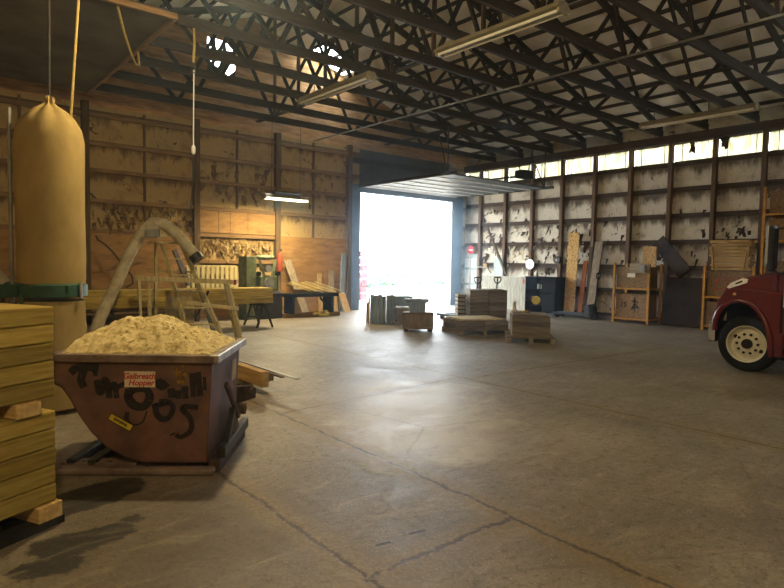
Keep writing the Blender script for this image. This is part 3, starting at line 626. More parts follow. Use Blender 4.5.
# graffiti on the front: thick sprayed strokes lying on the plate
def strokes(parent, m, lines, off):
    mb = MB()
    for pts, w in lines:
        P = [Vector(p) for p in pts]; Q = [P[0]]
        for i in range(len(P)-1):
            p0, p1, p2, p3 = P[max(i-1, 0)], P[i], P[i+1], P[min(i+2, len(P)-1)]
            for s in range(1, 7):
                u = s/6; Q.append(0.5*((2*p1)+(-p0+p2)*u+(2*p0-5*p1+4*p2-p3)*u*u+(-p0+3*p1-3*p2+p3)*u**3))
        prev = None
        for i, p in enumerate(Q):
            d = (Q[min(i+1, len(Q)-1)]-Q[max(i-1, 0)]).normalized(); nn = Vector((-d.y, d.x)); ww = w*(0.58+0.16*mnoise.noise(Vector((p.x*9, p.y*9, 1))))
            a = mb.bm.verts.new((p.x+nn.x*ww, VF-off, p.y+nn.y*ww)); b = mb.bm.verts.new((p.x-nn.x*ww, VF-off, p.y-nn.y*ww))
            if prev: mb.bm.faces.new((prev[0], prev[1], b, a))
            prev = (a, b)
    return mb.build('graffiti', m, parent)
def gp(x, y):  # position on the hopper front from a drawing grid 784 x 470 laid over it
    return (-0.555+x/784*1.175, 0.905-y/470*0.715)
G = lambda *a: [gp(x, y) for x, y in a]
strokes(hp, 'spray_black', [
    (G((25, 75), (60, 50), (110, 45), (170, 50)), .050), (G((95, 60), (80, 110), (95, 150)), .055), (G((150, 60), (155, 90)), .03),
    (G((160, 110), (170, 170), (185, 170), (200, 110), (215, 130), (225, 205)), .045), (G((225, 160), (250, 130), (262, 205)), .04), (G((262, 150), (300, 130), (330, 130)), .035),
    (G((330, 160), (320, 200), (350, 240), (400, 245), (430, 200), (410, 155), (360, 150), (330, 165)), .06), (G((340, 200), (300, 190)), .05),
    (G((470, 230), (460, 270), (490, 310), (530, 300), (550, 250), (520, 220), (480, 225)), .038), (G((440, 245), (540, 225)), .03),
    (G((680, 250), (620, 245), (600, 260), (640, 310), (640, 370), (590, 405), (565, 390)), .035), (G((545, 385), (550, 395)), .04),
    (G((315, 275), (310, 320), (335, 345)), .03), (G((335, 345), (390, 330), (415, 270)), .012),
    (G((470, 105), (490, 140), (520, 120)), .06), (G((540, 150), (545, 200)), .05), (G((575, 160), (580, 205)), .05), (G((610, 140), (615, 205)), .05), (G((650, 70), (655, 195)), .04), (G((680, 65), (690, 190)), .04), (G((712, 90), (715, 160)), .025)], 0.0006)
strokes(hp, 'spray_yellow', [(G((560, 70), (600, 60), (625, 85)), .07), (G((585, 90), (600, 130)), .055)], 0.0010)['label'] = 'smear of yellow paint over the black'

# heap of sawdust in the hopper
def hill(u, v):
    n = lambda k, o: mnoise.noise(Vector((u*k+o, v*k, o*1.7)))
    e = min(1, max(0, min((u+0.61)/0.26, (0.56-u)/0.62, (v+0.455)/0.40, (0.485-v)/0.28)))
    e = 1-(1-e)**1.8
    h = 0.205+0.055*math.exp(-((u+0.22)**2)/0.02-((v-0.05)**2)/0.08)+0.06*math.exp(-((u-0.06)**2)/0.02-((v-0.02)**2)/0.06)
    return 0.925+h*e+0.026*n(5, 1)*(0.2+e)+0.016*n(13, 2)+0.011*n(30, 3)+0.005*n(60, 4)
nx, nv = 110, 90
sm = MB(); vv = []
for i in range(nx+1):
    row = []
    for j in range(nv+1):
        u = -0.604+i/nx*1.145; v = VF+0.033+j/nv*(VBk-VF-0.067); row.append(sm.bm.verts.new((u, v, hill(u, v))))
    vv.append(row)
for i in range(nx):
    for j in range(nv): sm.bm.faces.new((vv[i][j], vv[i+1][j], vv[i+1][j+1], vv[i][j+1]))
ring = [vv[i][0] for i in range(nx+1)]+[vv[nx][j] for j in range(1, nv+1)]+[vv[i][nv] for i in range(nx-1, -1, -1)]+[vv[0][j] for j in range(nv-1, 0, -1)]
low = [sm.bm.verts.new((w.co.x, w.co.y, 0.72)) for w in ring]
for k in range(len(ring)):
    k2 = (k+1) % len(ring); sm.bm.faces.new((ring[k2], ring[k], low[k], low[k2]))
sm.bm.faces.new(low); sm.smooth = True
for _ in range(520):
    u = random.triangular(-0.55, 0.53, 0.42); v = random.uniform(VF+0.06, VBk-0.07); L = random.uniform(0.008, 0.03)
    sm.box((u, v, hill(u, v)+0.002), (L, random.uniform(0.004, 0.010), 0.004), Matrix.Rotation(random.uniform(0, 6.28), 4, 'Z') @ Matrix.Rotation(random.uniform(-.6, .6), 4, 'Y'))
sd = sm.build('sawdust', 'sawdust', loc=(HX, HY, 0)); sd.rotation_euler = (0, 0, HR)
tag(sd, 'pale heap of sawdust and wood chips filling the hopper', 'sawdust', kind='stuff')

# ------------------------------------------------------------------ dust collector with its bag
BX, BY = 1.27, 7.33
dc = thing('dust_collector', 'tan cloth dust collector with tall bags, behind the timber stack', 'dust collector', (BX, BY, 0))
def pleat(a, z):
    k = max(0, (z-2.98)/0.35) if z > 2.95 else 0
    return 0.02*k*math.sin(a*9)+0.006*math.sin(a*3+z*2)+0.004*math.sin(a*7-z*5)
MB().lathe([(0.318, 1.38), (0.325, 1.45), (0.328, 1.7), (0.33, 2.2), (0.34, 2.7), (0.336, 2.93), (0.31, 3.06), (0.25, 3.16), (0.16, 3.25), (0.06, 3.31), (0.028, 3.34), (0.032, 3.38), (0.015, 3.40)], 56, wob=pleat).build('filter_bag', 'canvas', dc)
MB().lathe([(0.28, 0.03), (0.345, 0.06), (0.355, 0.25), (0.335, 0.6), (0.325, 0.9), (0.32, 1.21)], 48, wob=lambda a, z: 0.012*math.sin(a*5+z*4)+0.008*math.sin(a*2-z*7)).build('collection_bag', 'canvas', dc)
MB().lathe([(0.32, 1.25), (0.345, 1.26), (0.345, 1.38), (0.32, 1.40)], 48).build('collar_ring', 'green_steel', dc)
m = MB(); cd = Vector((-0.769, 0.639, 0)); sd2 = Vector((0.639, 0.769, 0))
fz = Vector((0, 0, 1.385))
for sg in (1,):
    top = [cd*(-0.30)-sd2*0.22, cd*1.5-sd2*0.36, cd*1.5+sd2*0.36, cd*(-0.20)+sd2*0.30]; low = [p+Vector((0, 0, -0.07 if i in (0, 3) else -0.26)) for i, p in enumerate(top)]
    A = [m.bm.verts.new(p+fz) for p in top]; B_ = [m.bm.verts.new(p+fz) for p in low]
    m.bm.faces.new(A); m.bm.faces.new(B_[::-1])
    for i in range(4): m.bm.faces.new((A[(i+1) % 4], A[i], B_[i], B_[(i+1) % 4]))
m.build('fan_housing', 'green_steel', dc, 0.008)
MB().cyl((0.22, -0.29, 1.24), (0.22, -0.29, 1.41), 0.016).build('clamp', 'bare_steel', dc)
m = MB(); p0 = Vector((-0.36, 0.10, 0)); m.cyl(p0+Vector((0, 0, 0)), p0+Vector((0, 0, 3.24)), 0.02, n=10); m.build('support_pole', 'grey_metal', dc)
m = MB(); m.tube([cd*1.3+Vector((0, 0, 1.75)), cd*0.95+Vector((0, -0.1, 1.62)), cd*0.62+Vector((0, -0.15, 1.45)), cd*0.55+Vector((0, -0.15, 1.36))], 0.085, 14); m.build('inlet_hose', 'dust_hose', dc)
m = MB(); 
for k in range(3):
    a = k*PI/2+0.5; m.beam((0.385*math.cos(a), 0.385*math.sin(a), 0), (0.36*math.cos(a), 0.36*math.sin(a), 1.28), 0.03, 0.03)
    m.build('leg', 'green_steel', dc); m = MB()
m.bm.free()
tag(MB().tube([(1.27, 7.33, 3.405), (1.285, 7.36, 4.2), (1.30, 7.42, 5.45)], 0.011, 6).build('rope', 'wire'), 'dark hanging cord tied to the peak of the dust bag', 'rope')
tag(MB().tube([(1.52, 7.62, 2.6), (1.53, 7.6, 3.3), (1.60, 7.55, 4.4), (1.66, 7.5, 5.45)], 0.014, 6).build('rope', 'rope'), 'tan slanting rope passing behind the dust bag', 'rope')
pc = thing('pull_cord', 'long hanging cord with yellow upper strap and metal hook', 'cord', (3.79, 9.748, 0))
MB().tube([(0, 0, 5.50), (0.01, 0, 5.2), (-0.01, 0, 4.9)], 0.022, 6).build('strap', 'rope', pc)
MB().tube([(-0.01, 0, 4.9), (0.03, 0, 4.84), (0.03, 0, 4.76), (-0.02, 0, 4.72), (-0.03, 0, 4.78)], 0.014, 6).build('hook', 'dark_steel', pc)
MB().tube([(0, 0, 4.78), (-0.01, 0, 4.0), (-0.02, -0.02, 3.5)], 0.010, 6).build('cord', 'paper_white', pc)
MB().lathe([(0.01, 0.0), (0.035, 0.03), (0.035, 0.12), (0.01, 0.16)], 10, (-0.02, -0.02, 3.40)).build('weight', 'white_paint', pc)
MB().tube([(-0.02, -0.02, 3.42), (-0.02, 0.02, 3.0), (-0.06, 0.02, 2.4)], 0.008, 6).build('cord', 'wire', pc)
tag(MB().tube([(2.55, 9.5, 5.38), (2.75, 9.9, 5.16), (2.95, 10.3, 5.03), (3.15, 10.7, 4.96), (3.3, 11.0, 5.05), (3.34, 11.2, 5.34)], 0.02, 8).build('cable', 'rope'), 'loose cable sagging under the flat ceiling panel', 'cable')

# ------------------------------------------------------------------ timber stack at the left edge
BD = Vector((0.89, 0.456, 0)); BRZ = math.atan2(BD.y, BD.x)
ex, ey = 0.735, 4.17                                    # right-hand front corner
BL, BW = 2.4, 0.34
def beam_at(name, label, back, z0, h, shift, m='pine_x', L=BL, group='pine beams in the left stack'):
    nv_ = Vector((-BD.y, BD.x, 0)); c = Vector((ex, ey, 0))-BD*(L/2+shift)+nv_*(BW/2+(BW+0.012)*back)
    o = MB().bb(-L/2, L/2, -BW/2, BW/2, 0, h).build(name, m, None, 0.011, loc=(c.x, c.y, z0)); o.rotation_euler = (0, 0, BRZ); return tag(o, label, 'beam', group)
pal = thing('pallet', 'dark low pallet under the tall timber stack at left edge', 'pallet', (ex-BD.x*BL/2-BD.y*0.34, ey-BD.y*BL/2+BD.x*0.34, 0), BRZ)
for v in (-0.30, 0.0, 0.30): MB().bb(-BL/2, BL/2+0.03, v-0.06, v+0.06, 0, 0.05).build('runner', 'dark_steel', pal)
def block(name, label, u, z0, h, m='pine_y', w=0.16):
    nv_ = Vector((-BD.y, BD.x, 0)); c = Vector((ex, ey, 0))-BD*u+nv_*0.33
    o = MB().bb(-w/2, w/2, -0.36, 0.36, 0, h).build(name, m, None, 0.006, loc=(c.x, c.y, z0)); o.rotation_euler = (0, 0, BRZ); return tag(o, label, 'block')
block('bearer_block', 'pale wood bearer under the lower beams, at the right end', 0.07, 0.051, 0.10)
block('bearer_block', 'wood bearer under the lower beams, nearer the photo edge', 1.0, 0.051, 0.10)
block('spacer_block', 'pale wood spacer jutting between upper and lower beam bundles', 0.20, 0.731, 0.085)
block('spacer_block', 'wood spacer between the bundles, farther along at the photo edge', 1.9, 0.731, 0.085)
for i in range(5):
    for b in (0, 1):
        row = 'front' if b == 0 else 'back'
        beam_at('timber_beam', '%s-row yellow pine beam, %s from bottom of the lower bundle' % (row, ORD[i]), b, 0.153+i*0.1155, 0.112, random.uniform(0, 0.012))
        beam_at('timber_beam', '%s-row yellow pine beam, %s from bottom of the upper bundle' % (row, ORD[i]), b, 0.818+i*0.1135, 0.110, random.uniform(0.004, 0.016))

# ------------------------------------------------------------------ beams and scrap on the floor behind the hopper
tag(MB().bb(3.42, 3.52, 6.62, 9.1, 0.10, 0.29).build('timber_beam', 'pine_y', None, 0.004), 'squared pale beam on the floor behind hopper, end facing the viewer', 'beam')
tag(MB().bb(3.62, 3.74, 6.9, 9.0, 0.10, 0.21).build('timber_beam', 'plank_grey_y', None, 0.004), 'grey weathered beam lying right of the pale floor beam', 'beam')
tag(MB().bb(3.38, 3.86, 7.25, 7.35, 0.0, 0.10).build('bearer_block', 'plank_grey_y'), 'low wood bearer under the near ends of the floor beams', 'block')
tag(MB().bb(3.38, 3.86, 8.6, 8.7, 0.0, 0.10).build('bearer_block', 'plank_grey_y'), 'low wood bearer under the far ends of the floor beams', 'block')
for k, (xx, y0, y1, z) in enumerate(((3.66, 6.5, 9.2, 0.212), (3.72, 6.25, 9.0, 0.226))):
    tag(MB().bb(xx-0.03, xx+0.02, y0, y1, z, z+0.012).build('metal_strip', 'grey_metal' if k else 'rust'), ['rusty flat metal strip lying on the grey floor beam', 'bright flat metal strip, uppermost on the grey floor beam'][k], 'strip')
rs = thing('roller_stand', 'rusty low roller block on the floor beside the hopper', 'roller', (3.08, 6.55, 0), 0.5)
MB().prism([(-0.20, -0.10, 0), (0.22, -0.10, 0), (0.16, -0.10, 0.16), (-0.16, -0.10, 0.20)], (0, 0.02, 0)).build('side_plate', 'rust', rs)
MB().prism([(-0.20, 0.10, 0), (0.22, 0.10, 0), (0.16, 0.10, 0.16), (-0.16, 0.10, 0.20)], (0, 0.02, 0)).build('side_plate', 'rust', rs)
MB().cyl((-0.08, -0.10, 0.12), (-0.08, 0.12, 0.12), 0.07).build('roller', 'rust', rs)
MB().cyl((0.12, -0.13, 0.09), (0.12, 0.15, 0.09), 0.06).build('roller', 'rust', rs)

# ------------------------------------------------------------------ step ladder, trestle, flexible hose
RV = Vector((0.769, -0.639, 0)); FV = Vector((0.639, 0.769, 0))      # across and away from the viewer
ld = thing('step_ladder', 'tall wooden step ladder under the arched dust hose', 'ladder', (4.98, 12.20, 0))
def L3(a, f, z): return RV*a+FV*f+Vector((0, 0, z))
railsF = [(L3(-0.92, 0.0, 1.98), L3(-0.20, -0.42, 0)), (L3(-0.50, 0.0, 1.98), L3(0.50, -0.42, 0))]
for a, b in railsF: MB().beam(b, a, 0.045, 0.095).build('front_rail', 'ladder_wood', ld)
railsB = [(L3(-1.10, 0.12, 1.98), L3(-1.12, 0.13, 0)), (L3(-0.47, 0.12, 1.98), L3(0.00, 0.62, 0))]
for k, (a, b) in enumerate(railsB): MB().beam(b, a, 0.05, 0.07).build('rear_rail', 'grey_metal' if k else 'ladder_wood', ld)
MB().beam(L3(-1.19, 0.05, 2.0), L3(-0.40, 0.05, 2.0), 0.26, 0.05).build('top_cap', 'ladder_wood', ld)
for t in (0.16, 0.33, 0.50, 0.67, 0.84):
    a = railsF[0][1].lerp(railsF[0][0], t); b = railsF[1][1].lerp(railsF[1][0], t); MB().beam(a, b, 0.11, 0.028).build('step', 'ladder_wood', ld)
for t in (0.3, 0.7):
    a = railsB[0][1].lerp(railsB[0][0], t); b = railsB[1][1].lerp(railsB[1][0], t); MB().beam(a, b, 0.03, 0.04).build('rear_brace', 'ladder_wood', ld)
MB().beam(L3(0.14, -0.25, 1.0), L3(-0.32, 0.42, 0.42), 0.03, 0.045).build('spreader', 'dark_steel', ld)
MB().beam(L3(-0.70, 0.10, 1.86), L3(-0.42, 0.22, 1.1), 0.03, 0.26, FV).build('tool_tray', 'plank_brown_z', ld)
ts = thing('work_trestle', 'wooden work trestle with long top rail crossing the step ladder', 'trestle', (4.45, 11.55, 0))
MB().beam(L3(-1.16, 0.12, 1.27), L3(0.80, 0.12, 1.22), 0.09, 0.09).build('top_rail', 'ladder_wood', ts)
for a, b in (((-1.12, 0.12, 1.24), (-0.96, -0.12, 0)), ((-0.92, 0.14, 1.24), (-1.0, 0.40, 0)), ((0.66, 0.10, 1.2), (1.02, -0.12, 0)), ((0.62, 0.14, 1.2), (0.80, 0.40, 0))):
    MB().beam(L3(*b), L3(*a), 0.05, 0.09).build('leg', 'ladder_wood', ts)
MB().beam(L3(-0.10, 0.0, 0.80), L3(0.92, -0.03, 0.70), 0.04, 0.07).build('stretcher', 'ladder_wood', ts)
MB().beam(L3(0.80, 0.12, 1.22), L3(0.85, 0.12, 1.22), 0.10, 0.10).build('end_cap', 'red_paint', ts)
hs = thing('dust_hose', 'fat beige dust hose arching over the step ladder top', 'hose', (0, 0, 0))
HP = [(2.86, 12.45, 0.13), (2.99, 12.53, 0.48), (3.16, 12.56, 0.85), (3.34, 12.57, 1.23), (3.52, 12.68, 1.6), (3.73, 12.81, 1.94), (3.83, 12.74, 2.15), (3.92, 12.67, 2.29), (4.06, 12.55, 2.40), (4.2, 12.44, 2.37), (4.33, 12.34, 2.26), (4.47, 12.2, 2.07), (4.57, 12.11, 1.92), (4.67, 12.02, 1.76)]
fine_p = []
for i in range(len(HP)-1):
    p0, p1, p2, p3 = (Vector(HP[max(i-1, 0)]), Vector(HP[i]), Vector(HP[i+1]), Vector(HP[min(i+2, len(HP)-1)]))
    for s in range(6):
        u = s/6; fine_p.append(0.5*((2*p1)+(-p0+p2)*u+(2*p0-5*p1+4*p2-p3)*u*u+(-p0+3*p1-3*p2+p3)*u**3))
fine_p.append(Vector(HP[-1]))
MB().tube(fine_p, [0.115+0.004*math.sin(i*1.9) for i in range(len(fine_p))], 16).build('hose', 'dust_hose', hs)
MB().tube([HP[-1], (4.74, 11.96, 1.64)], 0.13, 16).build('cuff', 'dark_steel', hs)
m = MB(); c0 = Vector((3.93, 12.30, 2.19))
m.prism([c0-RV*0.28+Vector((0, 0, -0.10)), c0+RV*0.30+Vector((0, 0, -0.08)), c0+RV*0.08+Vector((0, 0, 0.13)), c0-RV*0.08+Vector((0, 0, 0.13))], FV*0.05); m.build('saddle_plate', 'dust_hose', hs)
m = MB(); R0 = Matrix((RV, FV, Vector((0, 0, 1)))).transposed().to_4x4(); m.box(c0-FV*0.07+Vector((0, 0, -0.02))+RV*0.02, (0.27, 0.12, 0.17), R0); m.build('control_box', 'grey_metal', hs, 0.01)

# ------------------------------------------------------------------ workbench wall: board bundle, saw horses, machine
bn_lab = ['lowest', 'middle', 'topmost']
for i in range(3):
    for j in range(2):
        o = MB().bb(2.3+0.03*i*(1-j), 7.17-0.04*random.random(), 13.25+j*0.31, 13.55+j*0.31, 0.60+i*0.125, 0.60+i*0.125+0.122).build('long_board', 'pine_x', None, 0.004)
        tag(o, '%s long board in the %s row across the saw horses' % (bn_lab[i], ['front', 'rear'][j]), 'board', 'long boards on the saw horses')
def sawhorse(label, x):
    t = thing('saw_horse', label, 'saw horse', (x, 13.55, 0), 0, 'dark saw horses')
    MB().bb(-0.05, 0.05, -0.42, 0.42, 0.52, 0.598).build('top_beam', 'dark_steel', t)
    for sx in (-1, 1):
        for sy in (-1, 1): MB().beam((sx*0.21, sy*0.36, 0.0), (sx*0.03, sy*0.30, 0.54), 0.035, 0.05).build('leg', 'dark_steel', t)
    for sy in (-1, 1): MB().beam((-0.13, sy*0.335, 0.22), (0.13, sy*0.335, 0.22), 0.03, 0.04).build('brace', 'dark_steel', t)
sawhorse('dark saw horse under the right end of the long boards', 6.9)
sawhorse('dark saw horse under the boards, seen behind the sawdust heap', 3.35)
lb = MB().box((0, 0, 0.42), (0.62, 0.03, 0.84), Matrix.Rotation(-0.16, 4, 'X')).build('plywood_sheet', 'plywood_pale', None); lb.location = (4.72, 13.0, 0.02); lb.rotation_euler = (0, 0, -0.62)
tag(lb, 'pale plywood sheet leaning low behind the step ladder', 'sheet')
bench = thing('wall_bench', 'long low workbench against the left part of back wall', 'bench', (4.6, 15.7, 0))
MB().bb(-3.0, 1.6, -0.35, 0.35, 0.78, 0.86).build('bench_top', 'pine_x', bench)
for x in (-2.8, -1.3, 0.2, 1.45):
    for y in (-0.3, 0.3): MB().bb(x-0.05, x+0.05, y-0.05, y+0.05, 0, 0.78).build('leg', 'timber_warm_z', bench)
MB().bb(-2.9, 1.5, -0.3, 0.3, 0.28, 0.32).build('shelf', 'timber_warm_x', bench)
pl_ = thing('wall_pallet', 'upright slatted wood panel on the wall beside the green machine', 'panel', (6.75, 16.1, 0.75))
MB().bb(-0.75, 0.75, -0.02, 0.02, 0.68, 0.74).build('rail', 'ladder_wood', pl_); MB().bb(-0.75, 0.75, -0.02, 0.02, 0.0, 0.06).build('rail', 'ladder_wood', pl_)
for k in range(11): MB().bb(-0.72+k*0.14, -0.63+k*0.14, -0.035, -0.02, 0.02, 0.72).build('slat', 'ladder_wood', pl_)
mc = thing('wood_machine', 'green woodworking machine with tall column at the back wall', 'machine', (7.85, 15.3, 0))
MB().bb(-0.55, -0.24, -0.25, 0.25, 0, 1.76).build('column', 'machine_green', mc, 0.015)
MB().bb(-0.24, 0.55, -0.30, 0.30, 0, 0.72).build('base', 'dark_steel', mc, 0.015)
MB().bb(-0.15, 0.40, -0.28, 0.25, 0.80, 1.22).build('motor_body', 'machine_green', mc, 0.04)
MB().lathe([(0.05, 0), (0.26, 0.02), (0.30, 0.08), (0.26, 0.13), (0.08, 0.15)], 24, (0.12, 0, 1.66)).build('top_hood', 'machine_green', mc)
for s in (-1, 1): MB().beam((0.12+s*0.26, -0.2, 1.68), (0.12+s*0.12, -0.26, 1.2), 0.06, 0.07).build('yoke_arm', 'machine_green', mc)
MB().cyl((0.12, -0.30, 1.42), (0.12, 0.1, 1.42), 0.10).build('spindle', 'grey_metal', mc)
MB().cyl((0.12, -0.33, 1.0), (0.12, -0.28, 1.0), 0.15, n=24).build('cover', 'grey_metal', mc)
for s in (-1, 1): MB().cyl((0.12+s*0.30, -0.3, 1.28), (0.12+s*0.30, -0.2, 1.28), 0.06).build('hand_wheel', 'black_metal', mc)
MB().bb(-0.2, 0.5, -0.31, 0.3, 0.72, 0.80).build('table', 'grey_metal', mc)
MB().box((0.46, -0.05, 1.05), (0.05, 0.4, 0.5)).build('side_guard', 'plywood_pale', mc)
ex_o = thing('fire_extinguisher', 'red fire extinguisher hung on the post by the machine', 'fire extinguisher', (8.88, YB-0.25, 1.32))
MB().lathe([(0.075, 0), (0.085, 0.03), (0.085, 0.48), (0.06, 0.55), (0.025, 0.58), (0.025, 0.64)], 16).build('cylinder', 'red_paint', ex_o)
MB().beam((0, 0, 0.62), (0.02, -0.10, 0.66), 0.03, 0.025).build('handle', 'black_plastic', ex_o)
MB().bb(-0.02, 0.02, 0.05, 0.09, 0.2, 0.5).build('bracket', 'dark_steel', ex_o)
# roller conveyor with loose offcuts
cv_ = thing('outfeed_table', 'dark steel outfeed table carrying loose sticks at back wall', 'table', (9.25, 15.05, 0))
MB().bb(-0.75, 0.95, -0.25, 0.25, 0.60, 0.70).build('table_bed', 'black_metal', cv_)
for x in (0.75, -0.6):
    MB().bb(x-0.05, x+0.05, -0.22, 0.22, 0.12, 0.60).build('leg', 'black_metal', cv_)
MB().beam((0.32, -0.2, 0.58), (0.72, -0.2, 0.16), 0.04, 0.06).build('brace', 'black_metal', cv_)
MB().bb(-0.8, 1.1, -0.12, 0.12, 0.0, 0.12).build('floor_beam', 'timber_warm_x', cv_)
sl_txt = ['topmost', 'second', 'third', 'fourth', 'fifth', 'sixth', 'seventh', 'lowest']
for k in range(8):
    dv = Vector((math.cos(-0.5), math.sin(-0.5), 0)); pv = Vector((-dv.y, dv.x, 0))
    L = 0.36+0.06*(k % 3)
    o = MB().bb(-L, L, -0.03, 0.03, 0, 0.025).build('wood_stick', 'ladder_wood' if k % 3 else 'pine_x')
    c = Vector((9.55, 15.05, 0.70+0.17+0.012*(k % 2)))+Vector((0.145, 0, 0))*(k-4)
    o.location = c; o.rotation_euler = (0, 0.33, -0.5)
    tag(o, 'pale loose wood stick on the outfeed table, %s counting from its left' % (ORD[k]), 'stick', 'loose sticks on the outfeed table')
tag(MB().bb(-0.45, 0.5, -0.06, 0.06, 0, 0.10).build('support_block', 'timber_warm_x', None, loc=(9.4, 15.22, 0.702)), 'brown block on the outfeed table propping up the loose sticks', 'block')
wc = thing('wood_offcuts', 'heap of short chopped offcuts on the floor under outfeed table', 'offcuts', (9.55, 14.75, 0.0))
for k in range(7):
    MB().box((random.uniform(-.25, .25), random.uniform(-.1, .1), 0.06+0.05*(k % 3)), (0.22, 0.07, 0.06), random.uniform(0, 3)).build('offcut', 'pine_x', wc)
def leaner(name, label, cat, base, top, w, th, m, nrm):
    b, t = Vector(base), Vector(top); n = Vector(nrm)
    side = (t-b).cross(n).normalized(); u = (t-b).normalized(); nn = side.cross(u)
    R = Matrix((side, nn, u)).transposed().to_4x4()
    return tag(MB().box((b+t)/2, (w, th, (t-b).length), R).build(name, m, None, 0.003), label, cat)
leaner('leaning_plank', 'dark grey plank leaning across the wall right of the red extinguisher', 'plank', (9.50, 15.50, 0.02), (9.12, 16.02, 1.66), 0.24, 0.04, 'plank_grey_z', (0, -1, 0))
leaner('leaning_plank', 'dark grey plank leaning beside door jamb, tallest of the group', 'plank', (11.05, 15.85, 0.02), (11.25, 16.06, 1.9), 0.16, 0.04, 'haze_grey_z', (0, -1, 0))
leaner('leaning_plank', 'grey plank leaning left of the tallest one by the door jamb', 'plank', (10.60, 15.83, 0.02), (10.78, 16.06, 1.35), 0.2, 0.04, 'plank_grey_z', (0, -1, 0))
leaner('leaning_plank', 'slim pale board upright against the orange plywood', 'plank', (10.30, 15.9, 0.02), (10.34, 16.1, 1.25), 0.16, 0.03, 'pine_z', (0, -1, 0))
leaner('leaning_plank', 'short pale board leaning left of the two by door jamb', 'plank', (10.62, 15.6, 0.02), (10.70, 15.88, 0.72), 0.26, 0.03, 'pine_z', (0, -1, 0))
leaner('leaning_plank', 'short pale board leaning nearest to the door jamb', 'plank', (11.08, 15.55, 0.02), (11.05, 15.85, 0.62), 0.24, 0.03, 'pine_z', (0, -1, 0))
tag(MB().tube([(3.75, 16.06, 2.2), (3.8, 16.05, 2.1), (3.95, 16.05, 2.0), (4.15, 16.05, 1.8), (4.4, 16.05, 1.45), (4.6, 16.05, 1.2), (4.62, 16.05, 1.0), (4.45, 16.05, 0.9)], 0.02, 6).build('air_hose', 'wire'), 'thin dark air hose looping down the plywood left of the ladder', 'hose')
leaner('leaning_plank', 'thin batten slanting across the plywood wall behind the hose arch', 'plank', (3.9, 16.12, 1.35), (5.0, 16.12, 1.62), 0.06, 0.03, 'timber_warm_x', (0, -1, 0))

# ------------------------------------------------------------------ pallets and stacks in the middle of the floor
VR = -YAW                                              # turned square to the doorway aisle
def pallet(label, loc, rz, w, d, h=0.13):
    t = thing('pallet', label, 'pallet', loc, rz)
    for x in (-w/2+0.05, 0, w/2-0.05): MB().bb(x-0.045, x+0.045, -d/2, d/2, 0.02, h-0.022).build('stringer', 'plank_grey_y', t)
    n = 6
    for k in range(n):
        y = -d/2+0.05+k*(d-0.1)/(n-1); MB().bb(-w/2, w/2, y-0.045, y+0.045, h-0.022, h).build('deck_board', 'plank_grey_x', t)
    for y in (-d/2+0.05, d/2-0.05): MB().bb(-w/2, w/2, y-0.045, y+0.045, 0, 0.02).build('bottom_board', 'plank_grey_x', t)
    return t
def stack(what, where, loc, rz, w, d, rows, layers, th, m, z0, gap=0.006, group=None, cols=1, jit=0.005):
    c, s = math.cos(rz), math.sin(rz)
    for i in range(layers):
        for r in range(rows):
            for q in range(cols):
                bw = w/cols; bd = d/rows
                lx = -w/2+bw*(q+0.5)+random.uniform(-jit, jit); ly = -d/2+bd*(r+0.5)
                o = MB().bb(-bw/2+0.006, bw/2-0.006, -bd/2+0.004, bd/2-0.004, 0, th).build('plank', m, None, 0.003, loc=(loc[0]+lx*c-ly*s, loc[1]+lx*s+ly*c, z0+i*(th+gap))); o.rotation_euler = (0, 0, rz)
                lay = 'top' if i == layers-1 else ('bottom' if i == 0 else ORD[i])
                rw = '' if rows == 1 else (', front row' if r == 0 else (', back row' if r == rows-1 else ', middle row'))
                cl = '' if cols == 1 else (', left bundle' if q == 0 else ', right bundle')
                tag(o, '%s, %s layer%s%s, %s' % (what, lay, rw, cl, where), 'plank', group)
# front right stack on its own pallet
P1 = (10.52, 7.95); r1 = -0.83
pallet('worn pallet under the nearest squared stack, right of the floor group', (*P1, 0), r1, 1.0, 0.95)
stack('brown plank', 'the squared stack at right', P1, r1, 0.80, 0.80, 2, 4, 0.105, 'plank_grey_x', 0.133, group='planks of the squared right stack')
stack('thin pale plank', 'boards laid over the squared right stack', (P1[0]+0.03, P1[1]+0.03), r1, 0.74, 0.60, 2, 1, 0.035, 'plank_grey_x', 0.578, group='thin planks over the squared right stack')
for k, (dx, dy, tilt) in enumerate(((-0.22, 0.28, 0.25), (-0.16, 0.24, -0.12))):
    o = MB().beam((0, 0, 0), (0.25*tilt, 0.02, 0.24), 0.025, 0.02).build('wood_peg', 'pine_z'); o.location = (P1[0]+dx, P1[1]+dy, 0.615); tag(o, ['leaning thin peg standing on the squared right stack', 'straighter thin peg standing on the squared right stack'][k], 'peg')
tag(MB().box((0, 0, 0.02), (0.3, 0.08, 0.035), 0.4).build('wood_offcut', 'pine_x', None, loc=(P1[0]+0.1, P1[1]+0.2, 0.615)), 'small pale offcut lying on the squared right stack', 'offcut')
# low wide stack in front
P3 = (10.58, 9.58); r3 = -0.36
pallet('pallet under the low wide stack of brown planks', (*P3, 0), r3, 1.28, 1.05)
stack('brown plank', 'the low wide stack', P3, r3, 1.24, 1.0, 3, 2, 0.10, 'plank_grey_x', 0.133, group='planks of the low wide stack', cols=2)
tag(MB().bb(-0.56, 0.56, -0.46, 0.46, 0, 0.03).build('cover_sheet', 'plywood_pale', None, loc=(*P3, 0.347)), 'pale sheet lying on top of the low wide stack', 'sheet').rotation_euler = (0, 0, r3)
